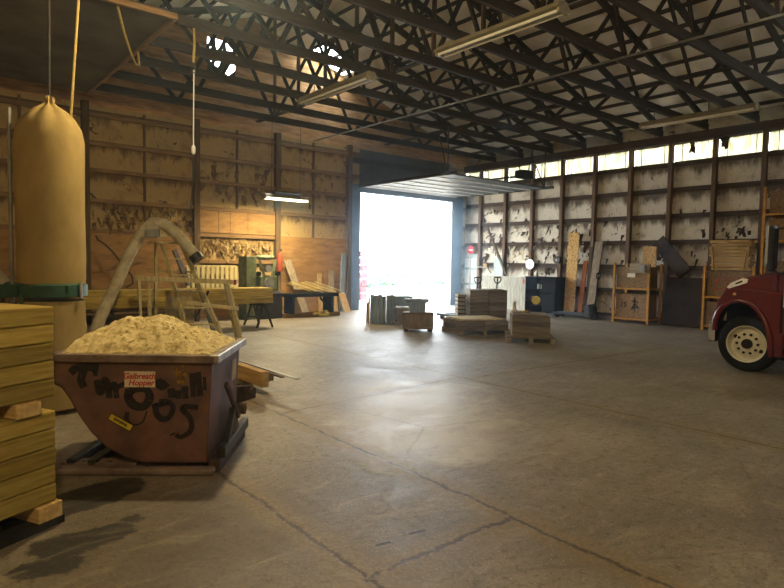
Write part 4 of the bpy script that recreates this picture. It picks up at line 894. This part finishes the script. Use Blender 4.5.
# tall double bundle
P2 = (12.06, 10.55); 
pallet('pallet under the tall double bundle of dark boards', (*P2, 0), VR, 1.0, 0.85)
stack('dark board', 'the tall stack by the pallet jacks', P2, VR, 0.98, 0.82, 1, 8, 0.100, 'plank_grey_x', 0.133, group='boards of the tall double bundle', cols=2)
c2 = Vector((P2[0], P2[1], 0))-RV*0.66+FV*0.22
stack('pale board', 'the narrow spaced stack beside the tall bundle', (c2.x, c2.y), VR, 0.24, 0.7, 1, 8, 0.07, 'white_dirty', 0.02, gap=0.036, group='boards of the narrow spaced stack', jit=0.0)
for i in range(8):
    for sgn in (-1, 1):
        o = MB().bb(-0.10, 0.10, -0.02, 0.02, 0, 0.034 if i else 0.02).build('sticker_strip', 'plank_brown_z', None, loc=tuple(c2+FV*0.25*sgn+Vector((0, 0, (0.02+i*0.106-0.036) if i else 0.0)))); o.rotation_euler = (0, 0, VR)
        tag(o, '%s spacer strip under layer %s of the narrow spaced stack' % (['front', 'rear'][sgn > 0], ORD[i]), 'spacer', 'spacer strips of the narrow stack')
# framed crate with a grey tub on top
P4 = Vector((9.64, 10.72, 0))
cr = thing('wood_crate', 'framed wooden crate below the grey flared tub', 'crate', tuple(P4), VR)
MB().bb(-0.27, 0.45, -0.22, 0.22, 0.06, 0.45).build('body', 'plank_grey_z', cr)
for x in (-0.27, 0.02): MB().bb(x-0.02, x+0.04, -0.245, -0.22, 0.06, 0.46).build('frame_post', 'plank_grey_z', cr)
for z in (0.06, 0.42): MB().bb(-0.27, 0.45, -0.245, -0.22, z, z+0.05).build('frame_rail', 'plank_grey_x', cr)
for x in (-0.2, 0.38): MB().bb(x-0.05, x+0.05, -0.2, 0.2, 0, 0.06).build('foot', 'plank_brown_z', cr)
tb = thing('flared_tub', 'blue-grey flared tub with a lid standing on the framed crate', 'tub', tuple(P4+RV*0.06+Vector((0, 0, 0.46))), VR)
MB().prism([(-0.19, -0.18, 0), (0.19, -0.18, 0), (0.21, -0.18, 0.24), (-0.21, -0.18, 0.24)], (0, 0.36, 0)).build('tub_body', 'haze_grey_z', tb, 0.01)
MB().bb(-0.27, 0.27, -0.22, 0.22, 0.24, 0.30).build('lid', 'haze_grey_z', tb, 0.01)
MB().bb(-0.29, 0.29, -0.24, 0.24, 0.30, 0.325).build('lid_rim', 'haze_grey_z', tb)
# grey upright boards
P5 = Vector((10.02, 12.45, 0))
for k in range(6):
    c = P5+RV*(-0.27+0.107*k); h = (0.78, 0.76, 0.78, 0.74, 0.77, 0.78)[k]
    o = MB().bb(-0.05, 0.05, -0.22, 0.22, 0, h).build('upright_board', 'haze_grey_z', None, 0.004, loc=tuple(c)); o.rotation_euler = (0, 0, VR)
    tag(o, 'haze-tinted grey upright board in the doorway bundle, %s from its left' % ORD[k], 'board', 'upright boards in the doorway')
for k in range(2):
    o = MB().bb(-0.02, 0.02, -0.16, 0.16, 0, (0.70, 0.55)[k]).build('upright_board', 'pine_z', None, 0.004, loc=tuple(P5-RV*(0.36+0.05*k)+FV*0.03)); o.rotation_euler = (0, 0, VR)
    tag(o, ['thin brown board leaning at the left side of grey upright bundle', 'shorter thin brown board at far left of grey upright bundle'][k], 'board')
def dark_box(label, c, w, d, z0, h, m='haze_grey_z'):
    t = thing('storage_box', label, 'box', (c.x, c.y, z0), VR)
    MB().bb(-w/2, w/2, -d/2, d/2, 0, h-0.06).build('box_body', m, t, 0.006)
    MB().bb(-w/2-0.02, w/2+0.02, -d/2-0.02, d/2+0.02, h-0.06, h).build('lid', m, t, 0.006); return t
P6 = Vector((11.0, 12.75, 0))
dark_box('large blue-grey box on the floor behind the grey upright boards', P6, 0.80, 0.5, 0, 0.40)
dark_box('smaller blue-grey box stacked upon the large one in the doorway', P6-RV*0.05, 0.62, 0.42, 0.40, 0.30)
P7 = Vector((10.45, 11.85, 0))
pallet('small pallet under the slatted crate near the doorway', tuple(P7), VR, 0.72, 0.5, 0.10)
kc = thing('slatted_crate', 'low slatted crate with bright top edge, before the blue-grey boxes', 'crate', (P7.x, P7.y, 0.10), VR)
MB().bb(-0.31, 0.31, -0.2, 0.2, 0.0, 0.34).build('body', 'plank_grey_z', kc)
for k in range(6): MB().bb(-0.32+k*0.11, -0.23+k*0.11, -0.225, -0.2, 0.0, 0.33).build('slat', 'plank_grey_z', kc)
MB().bb(-0.35, 0.35, -0.24, 0.24, 0.34, 0.375).build('lid', 'white_dirty', kc)
# two pallet jacks parked behind the tall bundle
def jack(label, loc, rz, hz=1.27, tilt=0.02):
    t = thing('pallet_jack', label, 'pallet jack', loc, rz)
    for s in (-1, 1): MB().prism([(s*0.18-0.08, 0.12, 0.09), (s*0.18+0.08, 0.12, 0.09), (s*0.18+0.08, 0.12, 0.16), (s*0.18-0.08, 0.12, 0.16)], (0, 1.10, 0)).build('fork', 'jack_blue', t, 0.01)
    for s in (-1, 1): MB().cyl((s*0.18-0.05, 1.05, 0.05), (s*0.18+0.05, 1.05, 0.05), 0.05).build('load_roller', 'black_plastic', t)
    MB().prism([(-0.26, 0.14, 0.09), (-0.26, -0.05, 0.09), (-0.26, -0.02, 0.42), (-0.26, 0.04, 0.46), (-0.26, 0.10, 0.40)], (0.52, 0, 0)).build('frame_head', 'jack_blue', t, 0.01)
    MB().box((0, 0.085, 0.30), (0.36, 0.012, 0.2), Matrix.Rotation(0.25, 4, 'X')).build('yellow_plate', 'yellow_plate', t)['label'] = 'yellow plate'
    MB().cyl((0, -0.10, 0.02), (0, -0.10, 0.40), 0.06).build('pump', 'black_metal', t)
    for s in (-1, 1): MB().cyl((s*0.04, -0.1, 0.09), (s*0.09, -0.1, 0.09), 0.09, n=20).build('steer_wheel', 'black_plastic', t)
    MB().cyl((0, -0.10, 0.36), (0, -0.14-tilt, hz-0.16), 0.022).build('handle_bar', 'black_metal', t)
    top = Vector((0, -0.15-tilt, hz)); m = MB()
    for s in (-1, 1):
        m.tube([top+Vector((0, 0, -0.18)), top+Vector((s*0.10, 0, -0.15)), top+Vector((s*0.155, 0, -0.07)), top+Vector((s*0.13, 0, 0.0)), top+Vector((0, 0, 0.0))], 0.017, 8)
    m.build('grip_loop', 'black_metal', t); MB().cyl(top+Vector((0, 0, -0.2)), top, 0.02).build('grip_post', 'black_metal', t)
    return t
jack('pallet jack behind the tall bundle, handle at left', (12.60, 11.52, 0), 0.0)
jack('pallet jack behind the tall bundle, handle at right', (13.43, 11.50, 0), 0.0)
jack('pallet jack with forks toward the doorway, parked beside the yellow rack', (16.35, 10.02, 0), 0.12, 1.42)

# ------------------------------------------------------------------ along the right wall
WX = XR-0.17
wp = thing('corrugated_panel', 'long whitish upright board panel against wall near the pallet jacks', 'panel', (WX-0.06, 14.05, 0.0))
for k in range(16):
    MB().bb(-0.02, 0.02, -1.12+k*0.14, -0.987+k*0.14, 0.0, 1.19+0.01*(k % 3)).build('panel_board', 'white_dirty', wp)
MB().bb(0.02, 0.05, -1.1, 1.1, 0.3, 0.4).build('rail', 'timber_dark_y', wp); MB().bb(0.02, 0.05, -1.1, 1.1, 0.9, 1.0).build('rail', 'timber_dark_y', wp)
strk = MB()
for a, b in (((13.22, 1.12), (13.15, 0.98)), ((13.15, 1.10), (13.22, 0.96)), ((13.19, 1.15), (13.19, 1.02))): strk.beam((WX-0.082, a[0], a[1]), (WX-0.082, b[0], b[1]), 0.02, 0.03)
o = strk.build('red_mark', 'sign_red'); o.parent = wp; o.location = (-(WX-0.06), -14.05, 0)
tag(MB().bb(-0.02, 0, -0.22, 0.22, 0, 0.62).build('white_board', 'white_door', None, loc=(WX, 14.42, 1.22)), 'plain whitish board on the wall above the whitish panel', 'board')
cc = thing('wall_shelf', 'small cluttered shelf on the wall beside the whitish board', 'shelf', (WX-0.02, 15.0, 1.50))
MB().bb(-0.25, 0, -0.30, 0.30, 0, 0.03).build('shelf_board', 'white_dirty', cc)
for y in (-0.24, 0.24): MB().beam((-0.2, y, 0.0), (0, y, -0.2), 0.02, 0.03).build('bracket', 'dark_steel', cc)
tag(MB().bb(-0.2, -0.05, -0.2, 0.0, 0, 0.12).build('cardboard_box', 'cardboard', None, 0.005, loc=(WX-0.02, 15.0, 1.532)), 'small tan box on the cluttered wall shelf', 'box')
tag(MB().bb(-0.2, -0.08, 0.05, 0.22, 0, 0.07).build('tool_case', 'black_metal', None, 0.005, loc=(WX-0.02, 15.0, 1.532)), 'small dark case on the cluttered wall shelf', 'case')
sb = thing('round_saw', 'large round bright saw blade hung on the wall above the black cabinet', 'saw blade', (WX-0.02, 12.98, 1.66))
m = MB()
pts = []
for k in range(48):
    a = k*2*PI/48; pts.append((0, math.cos(a)*(0.185 if k % 2 else 0.172), math.sin(a)*(0.185 if k % 2 else 0.172)))
m.prism(pts, (-0.006, 0, 0)); m.build('disc', 'blade_steel', sb)
MB().cyl((-0.012, 0, 0), (0.02, 0, 0), 0.03).build('hub', 'dark_steel', sb)
fr = thing('hose_reel', 'small dark round reel on a wall post above the cabinet', 'reel', (WX-0.02, 11.82, 1.82))
MB().cyl((-0.10, 0, 0), (-0.02, 0, 0), 0.13, n=24).build('drum', 'dark_steel', fr); MB().cyl((-0.11, 0, 0), (0.02, 0, 0), 0.035).build('hub', 'grey_metal', fr)
# black cabinet: open shelf half and door half
cb = thing('tool_cabinet', 'black metal cabinet with open shelf half against the right wall', 'cabinet', (16.62, 12.0, 0))
MB().bb(0.40, 0.42, -0.60, 0.62, 0.05, 1.22).build('back_panel', 'black_metal', cb)
for y in (-0.60, 0.0, 0.60): MB().bb(-0.2, 0.40, y, y+0.02, 0.0, 1.22).build('side_panel', 'black_metal', cb)
MB().bb(-0.22, 0.42, -0.62, 0.64, 1.22, 1.25).build('top', 'black_metal', cb)
for z in (0.42, 0.82, 0.06): MB().bb(-0.2, 0.40, 0.02, 0.60, z, z+0.02).build('shelf', 'black_metal', cb)
MB().bb(-0.215, -0.2, -0.58, 0.0, 0.06, 0.70).build('door', 'black_metal', cb); dd = MB().bb(-0.215, -0.2, -0.58, 0.0, 0.72, 1.2).build('door', 'black_metal', cb)
MB().bb(-0.235, -0.215, -0.06, -0.03, 0.85, 1.0).build('handle', 'grey_metal', dd)
for k, (y, z, h, m, l) in enumerate(((0.2, 0.84, 0.14, 'grey_metal', 'grey can on the upper shelf of the black cabinet'), (0.45, 0.44, 0.12, 'red_wood_z', 'brown can on the middle shelf of the black cabinet'))):
    c = thing('paint_can', l, 'can', (16.62, 12.0+y, z+0.001)); MB().cyl((0, 0, 0), (0, 0, h), 0.06).build('can_body', m, c); MB().cyl((0, 0, h), (0, 0, h+0.012), 0.055).build('lid', 'grey_metal', c)
rg = MB()
for k in range(9): torn(rg, Vector((16.75+random.uniform(-.05, .1), 11.8+random.uniform(-.25, .25), 1.46+random.uniform(-.03, .06))), 0.11, Vector((-1, 0, 0)))
o = rg.build('rag_heap', 'paper_dark'); tag(o, 'dark crumpled rags lying on top of the black cabinet', 'rags', kind='stuff')
jg = thing('plastic_jug', 'whitish jug standing on the left of the black cabinet top', 'jug', (16.65, 12.35, 1.25))
MB().lathe([(0.05, 0), (0.065, 0.02), (0.065, 0.13), (0.025, 0.18), (0.025, 0.21)], 16).build('jug_body', 'paper_white', jg); MB().cyl((0, 0, 0.21), (0, 0, 0.235), 0.028).build('cap', 'red_sign', jg)
ac = thing('air_compressor', 'small black compressor with yellow tank before the black cabinet', 'compressor', (15.6, 11.55, 0), 0.6)
MB().bb(-0.28, 0.28, -0.16, 0.16, 0.08, 0.36).build('base', 'black_metal', ac, 0.02)
MB().cyl((-0.18, 0, 0.52), (0.12, 0, 0.52), 0.13, n=20).build('tank', 'yellow_plate', ac)
for s in (-1, 1): MB().cyl((0.2, s*0.16, 0.09), (0.2, s*0.21, 0.09), 0.09, n=20).build('wheel', 'black_plastic', ac)
for s in (-1, 1): MB().bb(-0.25, -0.2, s*0.13-0.02, s*0.13+0.02, 0, 0.08).build('foot', 'black_metal', ac)
MB().beam((0.2, 0, 0.36), (0.36, 0, 0.75), 0.025, 0.025).build('handle', 'black_metal', ac)
leaner('osb_sheet', 'tall narrow orange strand board leaning on the right wall', 'board', (WX-0.42, 11.08, 0.02), (WX-0.02, 11.22, 2.72), 0.40, 0.02, 'osb', (-1, 0, 0))
leaner('leaning_plank', 'slim reddish plank right of the tall strand board', 'plank', (WX-0.35, 10.74, 0.02), (WX-0.03, 10.76, 1.80), 0.16, 0.03, 'red_wood_z', (-1, 0, 0))
leaner('leaning_plank', 'narrow dark plank behind the slim reddish plank', 'plank', (WX-0.25, 10.55, 0.02), (WX-0.03, 10.57, 2.25), 0.12, 0.03, 'plank_brown_z', (-1, 0, 0))
leaner('leaning_plank', 'wide grey-brown plank leaning between reddish plank and yellow rack', 'plank', (WX-0.50, 10.28, 0.02), (WX-0.02, 10.30, 2.42), 0.26, 0.05, 'plank_grey_z', (-1, 0, 0))
leaner('leaning_plank', 'slim dark plank leaning on the wall left of the stop sign bay', 'plank', (WX-0.12, 13.95, 1.25), (WX-0.01, 15.0, 3.0), 0.08, 0.04, 'plank_brown_z', (-1, 0, 0))
def rack(label, y0, y1, h, levels, x0=16.25, depth=0.72):
    t = thing('storage_rack', label, 'rack', (x0, (y0+y1)/2, 0)); hw = (y1-y0)/2
    for x in (0.0, depth):
        for y in (-hw, hw-0.06): MB().bb(x, x+0.06, y, y+0.06, 0, h).build('post', 'rack_yellow', t)
    for z in levels:
        for x in (0.0, depth): MB().bb(x+0.01, x+0.05, -hw+0.06, hw-0.06, z, z+0.05).build('cross_rail', 'rack_yellow', t)
        for y in (-hw, hw-0.06): MB().bb(0.06, depth, y+0.01, y+0.05, z, z+0.05).build('side_rail', 'rack_yellow', t)
        MB().bb(0.06, depth, -hw+0.06, hw-0.06, z+0.035, z+0.05).build('deck', 'timber_dark_y', t)
    return t
def osb_box(label, xc, yc, z0, wy, wx, h, m='osb_dark'):
    t = thing('osb_crate', label, 'crate', (xc, yc, z0))
    MB().bb(-wx/2, wx/2, -wy/2, -wy/2+0.02, 0, h).build('side_panel', m, t); MB().bb(-wx/2, wx/2, wy/2-0.02, wy/2, 0, h).build('side_panel', m, t)
    MB().bb(-wx/2, -wx/2+0.02, -wy/2+0.02, wy/2-0.02, 0, h).build('front_panel', m, t); MB().bb(wx/2-0.02, wx/2, -wy/2+0.02, wy/2-0.02, 0, h).build('back_panel', m, t)
    MB().bb(-wx/2+0.02, wx/2-0.02, -wy/2+0.02, wy/2-0.02, 0, 0.02).build('bottom_panel', m, t); return t
rack('yellow steel rack with two strand board crates, left of dark sheets', 8.19, 9.30, 1.74, (0.10, 0.98))
lo_c = osb_box('lower strand board crate with painted marks in the left yellow rack', 16.61, 8.75, 0.151, 0.94, 0.58, 0.68)
up_c = osb_box('upper strand board crate with white label in the left yellow rack', 16.61, 8.75, 1.031, 0.94, 0.58, 0.60)
MB().bb(-0.298, -0.292, -0.10, 0.14, 0.30, 0.42).build('paper_label', 'paper_white', up_c)
text('15', 0.20, 'spray_black', lo_c, (-0.294, 0.22, 0.38), (PI/2, 0, -PI/2))
mk = MB()
for a, b in (((-.02, .50), (-.22, .47)), ((-.10, .60), (-.12, .20)), ((-.12, .42), (-.02, .25)), ((-.12, .42), (-.24, .28)), ((-.04, .30), (-.22, .32))): mk.beam((-0.293, a[0], a[1]), (-0.293, b[0], b[1]), 0.006, 0.035, (0, 1, 0))
mk.build('painted_mark', 'spray_black', lo_c)
tag(MB().bb(0, 0.02, -0.30, 0.30, 0, 0.28).build('board', 'plank_grey_y', None, loc=(16.222, 8.48, 1.46)), 'dusty grey board tied across the top of the left yellow rack', 'board')
tag(MB().bb(0, 0.10, -0.08, 0.08, 0, 0.20).build('switch_box', 'grey_metal', None, 0.01, loc=(16.118, 8.35, 1.49)), 'small grey box fixed to the dusty board on left rack', 'box')
tag(MB().bb(0, 0.05, -0.2, 0.2, 0, 0.6).build('osb_sheet', 'osb', None, loc=(16.9, 8.55, 1.64)), 'small orange strand board piece standing behind the left rack top', 'board')
for k in range(3):
    leaner('dark_sheet', ['dark brown sheet leaning on the right wall between two racks, foremost', 'dark brown sheet leaning right behind the foremost one', 'dark brown sheet leaning closest to the wall between two racks'][k], 'sheet', (WX-0.36-0.05*(2-k) + 0.0, 7.42+0.05*k, 0.02), (WX-0.03-0.05*(2-k), 7.42+0.05*k, 1.28+0.04*k), 1.24-0.05*k, 0.02, 'plywood_brown', (-1, 0, 0))
leaner('slanting_board', 'dark board slanting against the wall above the dark sheets', 'board', (WX-0.14, 7.55, 1.47), (WX-0.02, 8.42, 2.42), 0.42, 0.03, 'plywood_brown', (-1, 0, 0))
rack('yellow steel rack behind the red truck nose, carrying bundled sticks', 5.52, 6.75, 1.72, (0.10, 0.86))
lo2 = osb_box('lower strand board crate in the rack behind the truck', 16.61, 6.13, 0.151, 1.04, 0.58, 0.62)
up2 = osb_box('upper strand board crate with red scrawl in the rack behind truck', 16.61, 6.13, 0.911, 1.04, 0.58, 0.66)
mk = MB()
for a, b in (((.35, .5), (.2, .3)), ((.2, .52), (.33, .28)), ((.05, .5), (.05, .3)), ((.05, .5), (-.1, .45)), ((-.2, .5), (-.28, .32)), ((-.35, .48), (-.25, .34)), ((.4, .2), (-.4, .25))): mk.beam((-0.293, a[0], a[1]), (-0.293, b[0], b[1]), 0.006, 0.03, (0, 1, 0))
mk.build('red_scrawl', 'red_paint', up2)
kk = 0
for i in range(9):
    for j in range(4):
        z = 1.60+i*0.088; yo = 6.135+random.uniform(-.05, .05)
        o = MB().bb(-0.04, 0.04, -0.47+0.02*j, 0.47, 0, 0.07).build('wood_stick', 'pine_y', None, 0.004, loc=(16.36+j*0.14+random.uniform(-.02, .02), yo, z)); o.rotation_euler = (random.uniform(-.02, .02), 0, random.uniform(-.04, .04))
        tag(o, 'pale stick in the bundle on the rack behind truck, %s layer up, %s row' % (ORD[i], ['front', 'second', 'third', 'rear'][j]), 'stick', 'bundled sticks behind the truck')
for k, (a, b) in enumerate((((16.272, 6.50, 1.60), (16.272, 6.57, 2.2)), ((16.272, 5.80, 1.60), (16.272, 5.74, 2.1)), ((16.235, 6.25, 2.38), (16.235, 5.75, 2.08)))):
    o = MB().beam(a, b, 0.05, 0.03).build('wood_batten', 'pine_z'); tag(o, ['left upright batten holding the stick bundle', 'right upright batten holding the stick bundle', 'pale slanting batten across the top of stick bundle'][k], 'batten')
rack('tall yellow rack beyond the truck cab at right photo edge', 4.0, 5.42, 3.65, (0.10, 1.2, 2.3, 2.95), 16.25, 0.8)
osb_box('strand board crate high in the tall yellow rack', 16.65, 4.70, 3.001, 1.2, 0.62, 0.55)
osb_box('strand board crate low in the tall yellow rack beyond the cab', 16.65, 4.70, 1.251, 1.2, 0.62, 0.6)
osb_box('strand board crate at middle height of the tall yellow rack', 16.65, 4.70, 2.351, 1.2, 0.62, 0.5)

# ------------------------------------------------------------------ red truck
tk = thing('truck', 'dark red truck, front wheel and hood showing at right edge', 'truck', (11.5, 3.64, 0))
def wheel(name, x, y, s):
    rr = 0.45; prof_t = [(0.29, -0.12), (0.37, -0.135), (0.43, -0.12), (0.45, -0.07), (0.45, 0.07), (0.43, 0.12), (0.37, 0.135), (0.29, 0.12)]
    R = Matrix.Rotation(PI/2, 4, 'Y')
    m = MB(); m.lathe(prof_t+[prof_t[0]], 48, cap=False); bmesh.ops.remove_doubles(m.bm, verts=m.bm.verts, dist=1e-5); bmesh.ops.transform(m.bm, matrix=R, verts=m.bm.verts)
    w = m.build(name, 'tyre', tk, loc=(x, y, rr))
    m = MB(); m.lathe([(0.20, 0.02), (0.27, 0.03), (0.285, 0.128), (0.30, 0.135), (0.30, 0.10), (0.29, -0.1), (0.1, -0.1)], 40); 
    bmesh.ops.transform(m.bm, matrix=Matrix.Rotation(-PI/2 if s < 0 else PI/2, 4, 'Y'), verts=m.bm.verts); m.build('rim', 'wheel_cream', w)
    m = MB(); m.lathe([(0.12, 0.075), (0.205, 0.05), (0.24, 0.03), (0.24, 0.01), (0.1, 0.01)], 40)
    bmesh.ops.transform(m.bm, matrix=Matrix.Rotation(-PI/2 if s < 0 else PI/2, 4, 'Y'), verts=m.bm.verts); m.build('wheel_disc', 'wheel_cream', w)
    MB().cyl((s*0.03, 0, 0), (s*0.13, 0, 0), 0.085, 0.075, n=24).build('hub', 'black_plastic', w)
    for k in range(10):
        a = k*2*PI/10; MB().cyl((s*0.06, 0.155*math.cos(a), 0.155*math.sin(a)), (s*0.095, 0.155*math.cos(a), 0.155*math.sin(a)), 0.02, n=8).build('lug_nut', 'black_metal', w)
    for k in range(2):
        a = 0.5+k*PI; MB().cyl((s*0.02, 0.215*math.cos(a), 0.215*math.sin(a)), (s*0.052, 0.215*math.cos(a), 0.215*math.sin(a)), 0.032, n=14).build('hand_hole', 'black_plastic', w)
    return w
for s in (-1, 1): wheel('front_wheel', s*0.88, 0, s)
for s in (-1, 1): wheel('rear_wheel', s*0.86, -4.4, s)
arch = [(0.475, 0.63), (0.485, 0.80), (0.44, 0.93), (0.37, 1.04), (0.26, 1.12), (0.12, 1.15), (-0.02, 1.12), (-0.14, 1.03), (-0.235, 0.90), (-0.30, 0.75), (-0.345, 0.58), (-0.37, 0.29)]
outer = [(-0.52, 0.29), (-0.52, 1.30), (0.20, 1.36), (0.36, 1.29), (0.45, 1.14), (0.515, 0.92), (0.52, 0.63)]
for s in (-1, 1):
    x0 = s*1.02
    m = MB(); m.prism([(x0, y, z) for y, z in outer+arch], (-s*0.36, 0, 0)); m.build('fender', 'truck_red', tk, 0.02)
    m = MB(); m.tube([(x0-s*0.0, y, z) for y, z in arch], 0.045, 10); m.build('wheel_arch_lip', 'truck_red', tk)
    MB().cyl((x0, 0.20, 1.25), (x0+s*0.02, 0.20, 1.25), 0.022).build('marker_light', 'amber', tk)
    m = MB(); m.prism([(s*1.0, 0.03, 1.44), (s*1.0, 0.30, 1.335), (s*1.0, 0.33, 1.36), (s*1.0, 0.27, 1.43), (s*1.0, 0.10, 1.51), (s*1.0, 0.02, 1.50)], (-s*0.22, 0.06, 0)); m.prism([(s*1.01, 0.03, 1.44), (s*1.01, 0.30, 1.335), (s*1.01, 0.33, 1.36), (s*1.01, 0.27, 1.43), (s*1.01, 0.10, 1.51), (s*1.01, 0.02, 1.50)], (-s*0.005, 0, 0))
    hl = m.build('headlight', 'white_paint', tk)
    MB().prism([(s*1.016, 0.09, 1.452), (s*1.016, 0.20, 1.405), (s*1.016, 0.20, 1.43), (s*1.016, 0.11, 1.475)], (-s*0.004, 0, 0)).build('lens', 'glass_dark', hl)
hood = [(0.42, 1.14), (0.40, 1.28), (0.33, 1.40), (0.20, 1.50), (-0.10, 1.575), (-0.40, 1.64), (-0.40, 1.14)]
MB().prism([(-0.985, y, z) for y, z in hood], (1.97, 0, 0)).build('hood', 'truck_red', tk, 0.07)
MB().bb(-0.62, 0.62, -0.4, 0.46, 0.5, 1.16).build('engine_bay', 'black_metal', tk)
MB().bb(-0.50, 0.50, 0.40, 0.50, 0.78, 1.34).build('grille', 'chrome', tk, 0.02)
mg = MB()
for k in range(6): mg.bb(-0.46, 0.46, 0.50, 0.51, 0.83+k*0.08, 0.86+k*0.08)
mg.build('grille_bars', 'black_plastic', tk)
MB().bb(-1.02, 1.02, 0.47, 0.60, 0.42, 0.78).build('bumper', 'chrome', tk, 0.04)
cabp = [(-0.40, 0.62), (-0.40, 1.62), (-0.50, 1.66), (-0.86, 2.38), (-1.0, 2.46), (-2.35, 2.46), (-2.40, 0.62)]
MB().prism([(-1.0, y, z) for y, z in cabp], (2.0, 0, 0)).build('cab', 'truck_red', tk, 0.05)
MB().prism([(-0.9, -0.497, 1.70), (0.9, -0.497, 1.70), (0.84, -0.815, 2.34), (-0.84, -0.815, 2.34)], (0, 0.018, 0.009)).build('windshield', 'glass_dark', tk)
for s in (-1, 1):
    dr = MB().bb(s*1.0, s*1.02, -1.75, -0.46, 0.66, 1.63).build('door', 'truck_red', tk, 0.008)
    MB().prism([(s*1.0, -0.66, 1.70), (s*1.0, -0.94, 2.30), (s*1.0, -1.72, 2.30), (s*1.0, -1.72, 1.70)], (s*0.012, 0, 0)).build('side_window', 'glass_dark', dr)
    MB().bb(s*1.02, s*1.05, -1.66, -1.5, 1.45, 1.49).build('door_handle', 'chrome', dr)
    MB().bb(s*1.02, s*1.023, -0.95, -0.50, 1.08, 1.46).build('decal', 'white_paint', dr)
    mi = MB().bb(s*1.22-0.10, s*1.22+0.10, -0.42, -0.32, 1.62, 2.34).build('mirror', 'black_plastic', tk, 0.045)
    MB().bb(s*1.22-0.095, s*1.22+0.095, -0.365, -0.295, 1.72, 2.33).build('mirror_shell', 'blade_steel', mi, 0.035)
    MB().bb(s*1.22-0.08, s*1.22+0.08, -0.425, -0.418, 1.68, 2.28).build('mirror_glass', 'glass_dark', mi)
    MB().tube([(s*0.99, -0.80, 2.28), (s*1.10, -0.5, 2.30), (s*1.20, -0.38, 2.28)], 0.015, 8).build('mirror_arm', 'black_plastic', tk)
    MB().tube([(s*0.99, -0.62, 1.60), (s*1.10, -0.45, 1.60), (s*1.20, -0.38, 1.66)], 0.015, 8).build('mirror_arm', 'black_plastic', tk)
    MB().bb(s*0.62, s*1.0, -1.7, -0.55, 0.34, 0.40).build('step', 'black_metal', tk, 0.01)
    MB().bb(s*0.32, s*0.44, -6.2, 0.4, 0.52, 0.74).build('frame_rail', 'black_metal', tk)
MB().bb(-0.8, 0.8, -0.06, 0.06, 0.39, 0.51).build('front_axle', 'black_metal', tk); MB().bb(-0.8, 0.8, -4.47, -4.33, 0.38, 0.52).build('rear_axle', 'black_metal', tk)
MB().bb(-1.05, 1.05, -6.3, -2.6, 0.98, 1.08).build('flat_bed', 'plank_brown_z', tk)
MB().bb(-1.0, 1.0, -6.2, -2.7, 0.74, 0.98).build('bed_frame', 'black_metal', tk)
MB().bb(-1.05, 1.05, -2.62, -2.54, 1.08, 2.3).build('headboard', 'black_metal', tk)

# ------------------------------------------------------------------ outside the door
gr = struct(MB().bb(-60, 80, YB+0.06, 120, -0.3, -0.01).build('ground', 'asphalt_pale'))
lp = thing('brick_stack', 'tall pinkish stack of bundled material outside, left in the doorway', 'stack', (14.95, 20.4, 0))
for i in range(7):
    for j in range(2):
        MB().box((random.uniform(-.04, .04)+0.35*j-0.2, 0, 0.16+i*0.30), (0.36, 0.8, 0.27), random.uniform(-.06, .06)).build('bundle', 'brick_pink', lp)
def shrub(label, loc, r, n):
    t = thing('shrub', label, 'shrub', loc); m = MB()
    for _ in range(n):
        d = Vector((random.gauss(0, 1), random.gauss(0, .6), abs(random.gauss(0, .7)))).normalized()*r*random.uniform(.3, 1); d.z *= 0.6
        a = Vector((random.gauss(0, 1), random.gauss(0, 1), random.gauss(0, 1))).normalized()*0.12; b = a.orthogonal().normalized()*0.06
        vs_ = [m.bm.verts.new(d+q) for q in (a, b, -a, -b)]; m.bm.faces.new(vs_)
    m.build('foliage', 'leaf', t); MB().cyl((0, 0, -0.01), (0, 0, r*0.4), 0.04, n=8).build('stem', 'timber_warm_z', t)
for k, (x, y, r) in enumerate(((21.6, 29.0, .7), (23.6, 30.6, .8), (26.0, 31.6, .9), (28.6, 31.5, .8), (30.8, 31.6, .75))):
    shrub('bright green shrub beyond the yard, %s counting from the left in the doorway' % ORD[k], (x, y, 0), r, 260)
tr2 = thing('covered_platform', 'low teal platform with a covered load in the yard beyond the doorway', 'platform', (24.0, 28.4, 0), -0.4)
MB().bb(-1.6, 1.6, -0.6, 0.6, 0.45, 0.75).build('platform_bed', 'teal', tr2, 0.05); MB().bb(-0.9, 0.9, -0.55, 0.55, 0.75, 1.05).build('cover', 'teal', tr2, 0.1)
for s in (-1, 1): MB().bb(s*1.2-0.1, s*1.2+0.1, -0.5, 0.5, 0.0, 0.45).build('support', 'teal', tr2)
po = thing('yellow_post', 'yellow post standing just outside the right door jamb', 'post', (17.15, 17.1, 0))
MB().cyl((0, 0, 0), (0, 0, 1.0), 0.09).build('post_body', 'rack_yellow', po); MB().lathe([(0.09, 0), (0.07, 0.04), (0.02, 0.06)], 16, (0, 0, 1.0)).build('cap', 'rack_yellow', po)

# ------------------------------------------------------------------ dusty air in the hall
if HAZE > 0:
    q = NT('dusty_air'); vol = q.n('ShaderNodeVolumeScatter'); vol.inputs['Color'].default_value = (0.62, 0.82, 1.0, 1); vol.inputs['Anisotropy'].default_value = 0.6
    dv = q.n('ShaderNodeVectorMath', operation='DISTANCE'); q.l(q.world(), dv.inputs[0]); dv.inputs[1].default_value = (13.6, 16.3, 2.8)
    q.l(q.math('MULTIPLY_ADD', q.sstep(dv.outputs['Value'], 5.0, 0.5), HAZE_DOOR, HAZE), vol.inputs['Density'])  # thickened toward the door to imitate the blue glow around it
    q.l(vol.outputs[0], q.t.nodes['Material Output'].inputs['Volume']); q.t.nodes.remove(q.b)
    MT['dusty_air'] = q.m
    hz = MB().bb(XL-0.4, XR+0.6, YF-0.4, 16.98, -0.4, 9.6).build('dusty_air', 'dusty_air')
    tag(hz, 'faint dusty haze filling the air of the hall', 'haze', kind='stuff')
#NEXT
